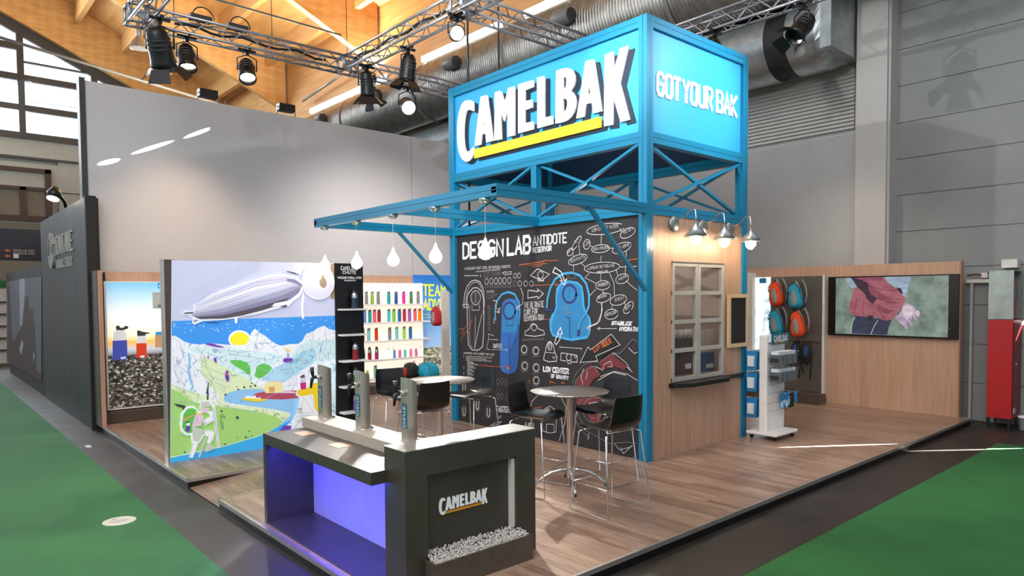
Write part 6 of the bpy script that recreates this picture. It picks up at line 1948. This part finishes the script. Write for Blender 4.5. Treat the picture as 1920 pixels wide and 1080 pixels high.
def names(base, n): 
    o_ = ['first', 'second', 'third', 'fourth', 'fifth']
    return ['%s, %s from left' % (base, o_[k]) for k in range(n)]
cards(1.27, -1, 'clear', '', names('clear blister pack on the upper row of the white stand', 4), 4, cx - 0.21, 0.135, 'clear packs, upper row', 0.11, 0.17)
cards(1.02, -1, 'clear', '', names('clear blister pack on the middle row of the white stand', 4), 4, cx - 0.21, 0.135, 'clear packs, middle row', 0.11, 0.17)
cards(0.68, -1, 'ring', '', names('blue hose card, lower row of the white stand', 2), 2, cx - 0.19, 0.14, 'hose cards', 0.13)
cards(0.68, -1, 'bag', '', ['black pouch on the lower row of the white stand'], 1, cx + 0.1, 0.1, 'pouches, lower row', 0.1, 0.22, 'black_matt')
cards(0.68, -1, 'bag', '', ['lime tipped blue pouch on the lower row of the white stand'], 1, cx + 0.21, 0.1, 'pouches, lower row', 0.09, 0.16, 'card_blue')
single('lime_glove', MB().ell((cx + 0.21, cy - 0.2, 0.47), 0.05, 0.04, 0.05), 'lime', 'lime green accessory hanging lowest on the white stand', 'package')
for zi, (z, nm) in enumerate(((1.28, 'upper'), (0.96, 'middle'), (0.58, 'lower'))):
    cards(z, 1, 'bag', '', names('blue packed reservoir on the %s row behind the white stand' % nm, 3), 3, cx - 0.2, 0.17, 'blue packs, %s row' % nm, 0.15, 0.28)

# ------------------------------------------------------------------ objects by the right hall wall
t = thing('fire_cabinet', 'red steel cabinet on small feet against the concrete wall', 'cabinet', (6.6, -2.25, 0.0))
part('body', MB().box(6.35, 6.86, -2.40, -2.06, 0.06, 1.67), 'locker_red', t, 0.006)
part('side_door', MB().box(6.40, 6.85, -2.412, -2.401, 0.12, 1.62), 'locker_deep', t)
ft = MB()
for x, y in ((6.38, -2.08), (6.38, -2.37), (6.8, -2.37), (6.8, -2.08)): part('foot', MB().box(x - 0.02, x + 0.02, y - 0.02, y + 0.02, FZ, 0.06), 'black', t)
lt = MB(); textfit(lt, 'B5-1', (6.40, -2.413, 0.16), (6.56, -2.413, 0.16), (6.40, -2.413, 0.23), 0.014, (0, -1, 0), off=0.002)
part('number', lt, 'letter_white', t)
part('lock', MB().lathe([(0, 0), (0.025, 0), (0.025, 0.012), (0, 0.012)], (6.52, -2.412, 0.95), (0, -1, 0), 12), 'chrome', t)
t = thing('distribution_board', 'galvanised sheet cabinet standing above the red cabinet', 'cabinet', (6.6, -2.25, 1.68))
part('sheet_side', MB().box(6.35, 6.37, -2.40, -2.06, 1.68, 2.455), 'galvanised', t)
part('back_sheet', MB().box(6.82, 6.86, -2.40, -2.06, 1.68, 2.455), 'galvanised', t)
part('roof_sheet', MB().box(6.35, 6.86, -2.40, -2.06, 2.456, 2.47), 'galvanised', t)
part('inner_board', MB().box(6.40, 6.81, -2.33, -2.08, 1.69, 2.3), 'locker_red', t, 0.01)
for k in range(3):
    part('socket', MB().box(6.43 + k * 0.12, 6.51 + k * 0.12, -2.345, -2.331, 2.0, 2.2), 'mid_grey', t, 0.01)
single('junction_box', MB().box(6.72, 6.898, -2.36, -2.14, 2.52, 2.66), 'offwhite', 'small beige junction box on the wall above the metal cabinet', 'box', bevel=0.006)
t = thing('cable_trunking', 'white cable trunking with loose dark leads between screen wall and cabinet', 'trunking', (6.8, -1.85, 2.28))
part('tray', MB().box(6.78, 6.9, -2.06, -1.62, 2.28, 2.34), 'offwhite', t)
part('lead', MB().tube([(6.84, -1.62, 2.41), (6.82, -1.75, 2.43), (6.82, -1.86, 2.40), (6.8, -1.95, 2.45), (6.83, -2.06, 2.44)], 0.014, 7), 'brown_frame', t)
part('coupling', MB().box(6.78, 6.86, -1.93, -1.84, 2.36, 2.45), 'offwhite', t, 0.008)
struct('trim_9', MB().box(6.8, 6.9, -1.72, -1.68, FZ, 2.28), 'concrete_column')
single('bucket', MB().lathe([(0, 0.002), (0.13, 0.002), (0.15, 0.2), (0.155, 0.2), (0.155, 0.215), (0.145, 0.215), (0.126, 0.01), (0, 0.01)], (6.55, -2.6, FZ), n=28), 'white', 'white bucket on the hall floor under the red cabinet', 'bucket')

# ================================================================== LIGHTING TRUSS
TZ, TS = 6.5, 0.13
def truss(name, a, b, lab):
    a, b = Vector(a), Vector(b)
    d = (b - a); L_ = d.length; d.normalize()
    sd = d.cross(Vector((0, 0, 1))).normalized(); up = Vector((0, 0, 1))
    t = thing(name, lab, 'truss', (a + b) / 2 - up * TS)
    crn = [(-1, -1), (1, -1), (1, 1), (-1, 1)]
    for sx, sz in crn:
        part('main_tube', MB().tube([a + sd * TS * sx + up * TS * sz, b + sd * TS * sx + up * TS * sz], 0.024, 8), 'truss_alu', t)
    mb = MB()
    n = max(2, int(L_ / 0.29))
    for f in range(4):
        c0, c1 = crn[f], crn[(f + 1) % 4]
        for k in range(n):
            p = a + d * (L_ * k / n); q_ = a + d * (L_ * (k + 1) / n)
            u_, v_ = (c0, c1) if k % 2 == 0 else (c1, c0)
            mb.tube([p + sd * TS * u_[0] + up * TS * u_[1], q_ + sd * TS * v_[0] + up * TS * v_[1]], 0.0105, 5, caps=False)
    for e_ in (a, b):
        for f in range(4):
            c0, c1 = crn[f], crn[(f + 1) % 4]
            mb.tube([e_ + sd * TS * c0[0] + up * TS * c0[1], e_ + sd * TS * c1[0] + up * TS * c1[1]], 0.02, 6)
    part('lattice', mb, 'truss_alu', t)
    return t
XA, XB, XC = -4.15, -0.55, 3.0
YA, YB = 6.6, 3.0
truss('lighting_truss', (XA + .15, YA, TZ), (XB - .15, YA, TZ), 'aluminium truss in front of the white partition, left span')
truss('lighting_truss', (XB + .15, YA, TZ), (XC - .15, YA, TZ), 'aluminium truss span running behind the tower, far side')
truss('lighting_truss', (XB, YA - .15, TZ), (XB, YB + .15, TZ), 'aluminium truss slanting up from the junction over the stand')
truss('lighting_truss', (XB, YB - .15, TZ), (XB, -2.5, TZ), 'aluminium truss leaving the top of the picture above the tower')
truss('lighting_truss', (XB + .15, YB, TZ), (XC - .15, YB, TZ), 'aluminium truss span dropping behind the sign box')
truss('lighting_truss', (XC, YB - .15, TZ), (XC, -2.5, TZ), 'aluminium truss above the right side of the sign box')
truss('lighting_truss', (XA, YA - .15, TZ), (XA, 0.0, TZ), 'aluminium truss leaving the top of the picture at the left corner')
for (x, y, lab) in ((XA, YA, 'square truss corner at the left end'), (XB, YA, 'square truss corner where three spans meet'), (XB, YB, 'square truss corner above the sign, with the bright lamp'), (XC, YB, 'square truss corner right of the sign')):
    mb = MB()
    for sx in (-1, 1):
        for sy in (-1, 1):
            mb.tube([(x + sx * TS, y + sy * TS, TZ - TS - 0.02), (x + sx * TS, y + sy * TS, TZ + TS + 0.02)], 0.025, 8)
    for sz in (-1, 1):
        for p, q_ in (((-1, -1), (1, -1)), ((1, -1), (1, 1)), ((1, 1), (-1, 1)), ((-1, 1), (-1, -1))):
            mb.tube([(x + p[0] * TS, y + p[1] * TS, TZ + sz * TS), (x + q_[0] * TS, y + q_[1] * TS, TZ + sz * TS)], 0.025, 8)
    mb.box(x - 0.145, x + .145, y - .145, y - .14, TZ - .06, TZ + .06)
    single('truss_corner', mb, 'truss_alu', lab, 'truss')
def par(x, y, tgt, lab, s=1.0, m_='black', lens='spot_lens', doors=True):
    """stage spotlight hanging under the truss"""
    z0 = TZ - TS
    c = Vector((x, y, z0 - 0.36 * s))
    d = (Vector(tgt) - c).normalized()
    t = thing('stage_spotlight', lab, 'spotlight', c - Vector((0, 0, 0.2)), group='stage spotlights')
    part('clamp', MB().box(x - 0.03, x + 0.03, y - 0.03, y + 0.03, z0 - 0.1, z0).box(x - 0.15, x + 0.15, y - 0.02, y + 0.02, z0 - 0.04, z0).box(x - 0.02, x + 0.02, y - 0.15, y + 0.15, z0 - 0.04, z0), 'black', t)
    sd = d.cross(Vector((0, 0, 1))).normalized()
    yk = [c + sd * 0.155 * s, c + sd * 0.155 * s + Vector((0, 0, 0.2 * s)), c + Vector((0, 0, 0.27 * s)), c - sd * 0.155 * s + Vector((0, 0, 0.2 * s)), c - sd * 0.155 * s]
    part('yoke', MB().tube(yk, 0.012 * s, 6), 'black', t)
    prof = [(0, -0.24), (0.07, -0.24), (0.11, -0.19), (0.13, -0.05), (0.135, 0.12), (0.145, 0.14), (0.145, 0.2), (0.13, 0.2), (0.12, 0.1)]
    part('lamp_can', MB().lathe([(r_ * s, z_ * s) for r_, z_ in prof], c, d, 24), m_, t)
    part('lens', MB().lathe([(0, 0.1 * s), (0.12 * s, 0.1 * s)], c, d, 24), lens, t)
    vt = MB()
    for k in range(3):
        vt.lathe([(0.131 * s, (-0.12 + k * .05) * s), (0.139 * s, (-0.11 + k * .05) * s), (0.131 * s, (-0.1 + k * .05) * s)], c, d, 20)
    part('cooling_rings', vt, 'dark_grey', t)
    if doors:
        up_ = sd.cross(d)
        for k, (ax, bx) in enumerate(((sd, up_), (up_, -sd), (-sd, -up_), (-up_, sd))):
            p = c + d * 0.2 * s + ax * 0.145 * s
            tip = p + (d * 0.75 + ax * 0.65).normalized() * 0.17 * s
            mb = MB().add([p - bx * 0.1 * s, p + bx * 0.1 * s, tip + bx * 0.13 * s, tip - bx * 0.13 * s], [(0, 1, 2, 3)])
            n_ = d * 0.004
            mb.add([v + n_ for v in mb.v[:4]], [(3, 2, 1, 0)])
            part('barn_door', mb, 'black', t)
    return t
par(-3.95, 6.1, (-2.5, 8, 2), 'large black barn door spotlight at the left truss corner', 1.3, lens='black')
par(-3.42, 6.6, (-3.6, 5.2, 2.2), 'black spotlight glowing downward near the left truss corner', doors=False)
par(-2.45, 6.6, (-3.0, 4.6, 2.6), 'black spotlight glowing downward in the middle of the left truss', doors=False)
par(-0.48, 6.0, (0.1, 6.6, 3.0), 'black barn door spotlight just right of the truss junction', lens='spot_lens_dim')
par(-0.1, 6.55, (1.5, 7.0, 3.8), 'black spotlight tilted rightward beside the junction', 0.85, lens='spot_lens_dim')
par(-0.40, 4.75, (-0.5, 5.2, 3.8), 'black barn door spotlight halfway along the slanting truss', lens='spot_lens_dim')
par(0.78, 6.6, (-2.6, -1.6, 1.6), 'glaring white spotlight beside the sign box', 1.1, lens='lamp_glass', doors=False)
par(-0.6, 3.1, (-2.6, -0.2, 5.0), 'black spotlight with bright lamp at the upper corner over the sign', 0.8, doors=False)
par(3.0, -0.5, (1.6, 0.1, 4.3), 'black barn door spotlight on the truss right of the sign box', lens='black')
par(2.95, 0.9, (3.6, -1, 2), 'black spotlight half hidden behind the sign box', 0.8, lens='black')
par(1.9, 3.0, (1.8, 1, 3), 'black spotlight under the truss behind the sign box edge', 0.7, lens='black', doors=False)
# hoist chains and power leads
def lead(name, pts, r, lab, m_='black'):
    single(name, MB().tube(pts, r, 6), m_, lab, 'cable')
pq = onX(877, 100, 0.28)
lead('suspension_chain', [(0.28, pq.y, 13.5), (0.28, pq.y, 7.0), (0.28, pq.y, 3.3)], 0.02, 'black suspension line dropping through the far corner of the tower')
pq = onX(935, 90, 0.6)
lead('suspension_chain', [(0.6, pq.y, 7.6), (0.6, pq.y, 4.2)], 0.016, 'second black suspension line behind the wide sign panel')
single('floor_floodlight', MB().box(0.75, 1.1, 2.85, 3.1, 5.62, 5.78), 'black', 'small black floodlight on the rear top edge of the sign box', 'light', bevel=0.01)
for k, (p, q_) in enumerate((((-3.6, 6.6), (-1.0, 6.6)), ((-0.6, 6.2), (-0.6, 3.4)))):
    pts = [(p[0] + (q_[0] - p[0]) * i / 14, p[1] + (q_[1] - p[1]) * i / 14 + 0.02 * math.sin(i * 2.1), TZ + 0.02 + 0.03 * math.sin(i * 1.3)) for i in range(15)]
    lead('power_cable', pts, 0.022, ('black power cable lying inside the left truss span', 'black power cable lying inside the slanting truss')[k])
for k, (x, lab) in enumerate(((-3.2, 'dimmer box on top of the truss near its left corner'), (-2.6, 'second dimmer box on top of the left truss'))):
    t = thing('dimmer_box', lab, 'box', (x, 6.6, TZ + TS + 0.024))
    part('case', MB().box(x - 0.17, x + 0.17, 6.52, 6.68, TZ + TS + 0.024, TZ + TS + 0.11), 'dark_grey', t, 0.01)
    part('looped_lead', MB().tube([(x + 0.05 - 0.17 * math.cos(R(q_)), 6.6, TZ + .22 + 0.17 * math.sin(R(q_))) for q_ in range(0, 181, 15)], 0.011, 6), 'black', t)
for x, y, lab in ((-3.6, 6.6, 'thin hoist wire above the left truss'), (-0.55, 6.6, 'thin hoist wire above the truss junction'), (-2.0, 6.6, 'thin hoist wire above the middle of the left truss')):
    lead('hoist_wire', [(x, y, TZ + TS), (x, y, 13)], 0.006, lab, 'dark_grey')

# sun slipping through narrow roof slits: streaks on the partition and across the floor
for k, (u0_, v0_, u1_, v1_) in enumerate(((194, 306, 214, 301), (243, 290, 328, 263), (342, 260, 401, 238))):
    slit('sun_slit_wall', (-16, -8, 7.0), onY(u0_, v0_, YP), onY(u1_, v1_, YP), 40000, min(0.07, 0.0018 * (u1_ - u0_)))
slit('sun_slit_floor', (4, -13, 10), onZ(1460, 839), onZ(1690, 832), 300000, 0.05)
slit('sun_slit_aisle', (6, -13, 10), onZ(1700, 846, FZ), onZ(1925, 841, FZ), 500000, 0.05)
slit('sun_slit_cabinet', (4, -13, 8), onY(1904, 640, -2.412), onY(1926, 585, -2.412), 200000, 0.05)
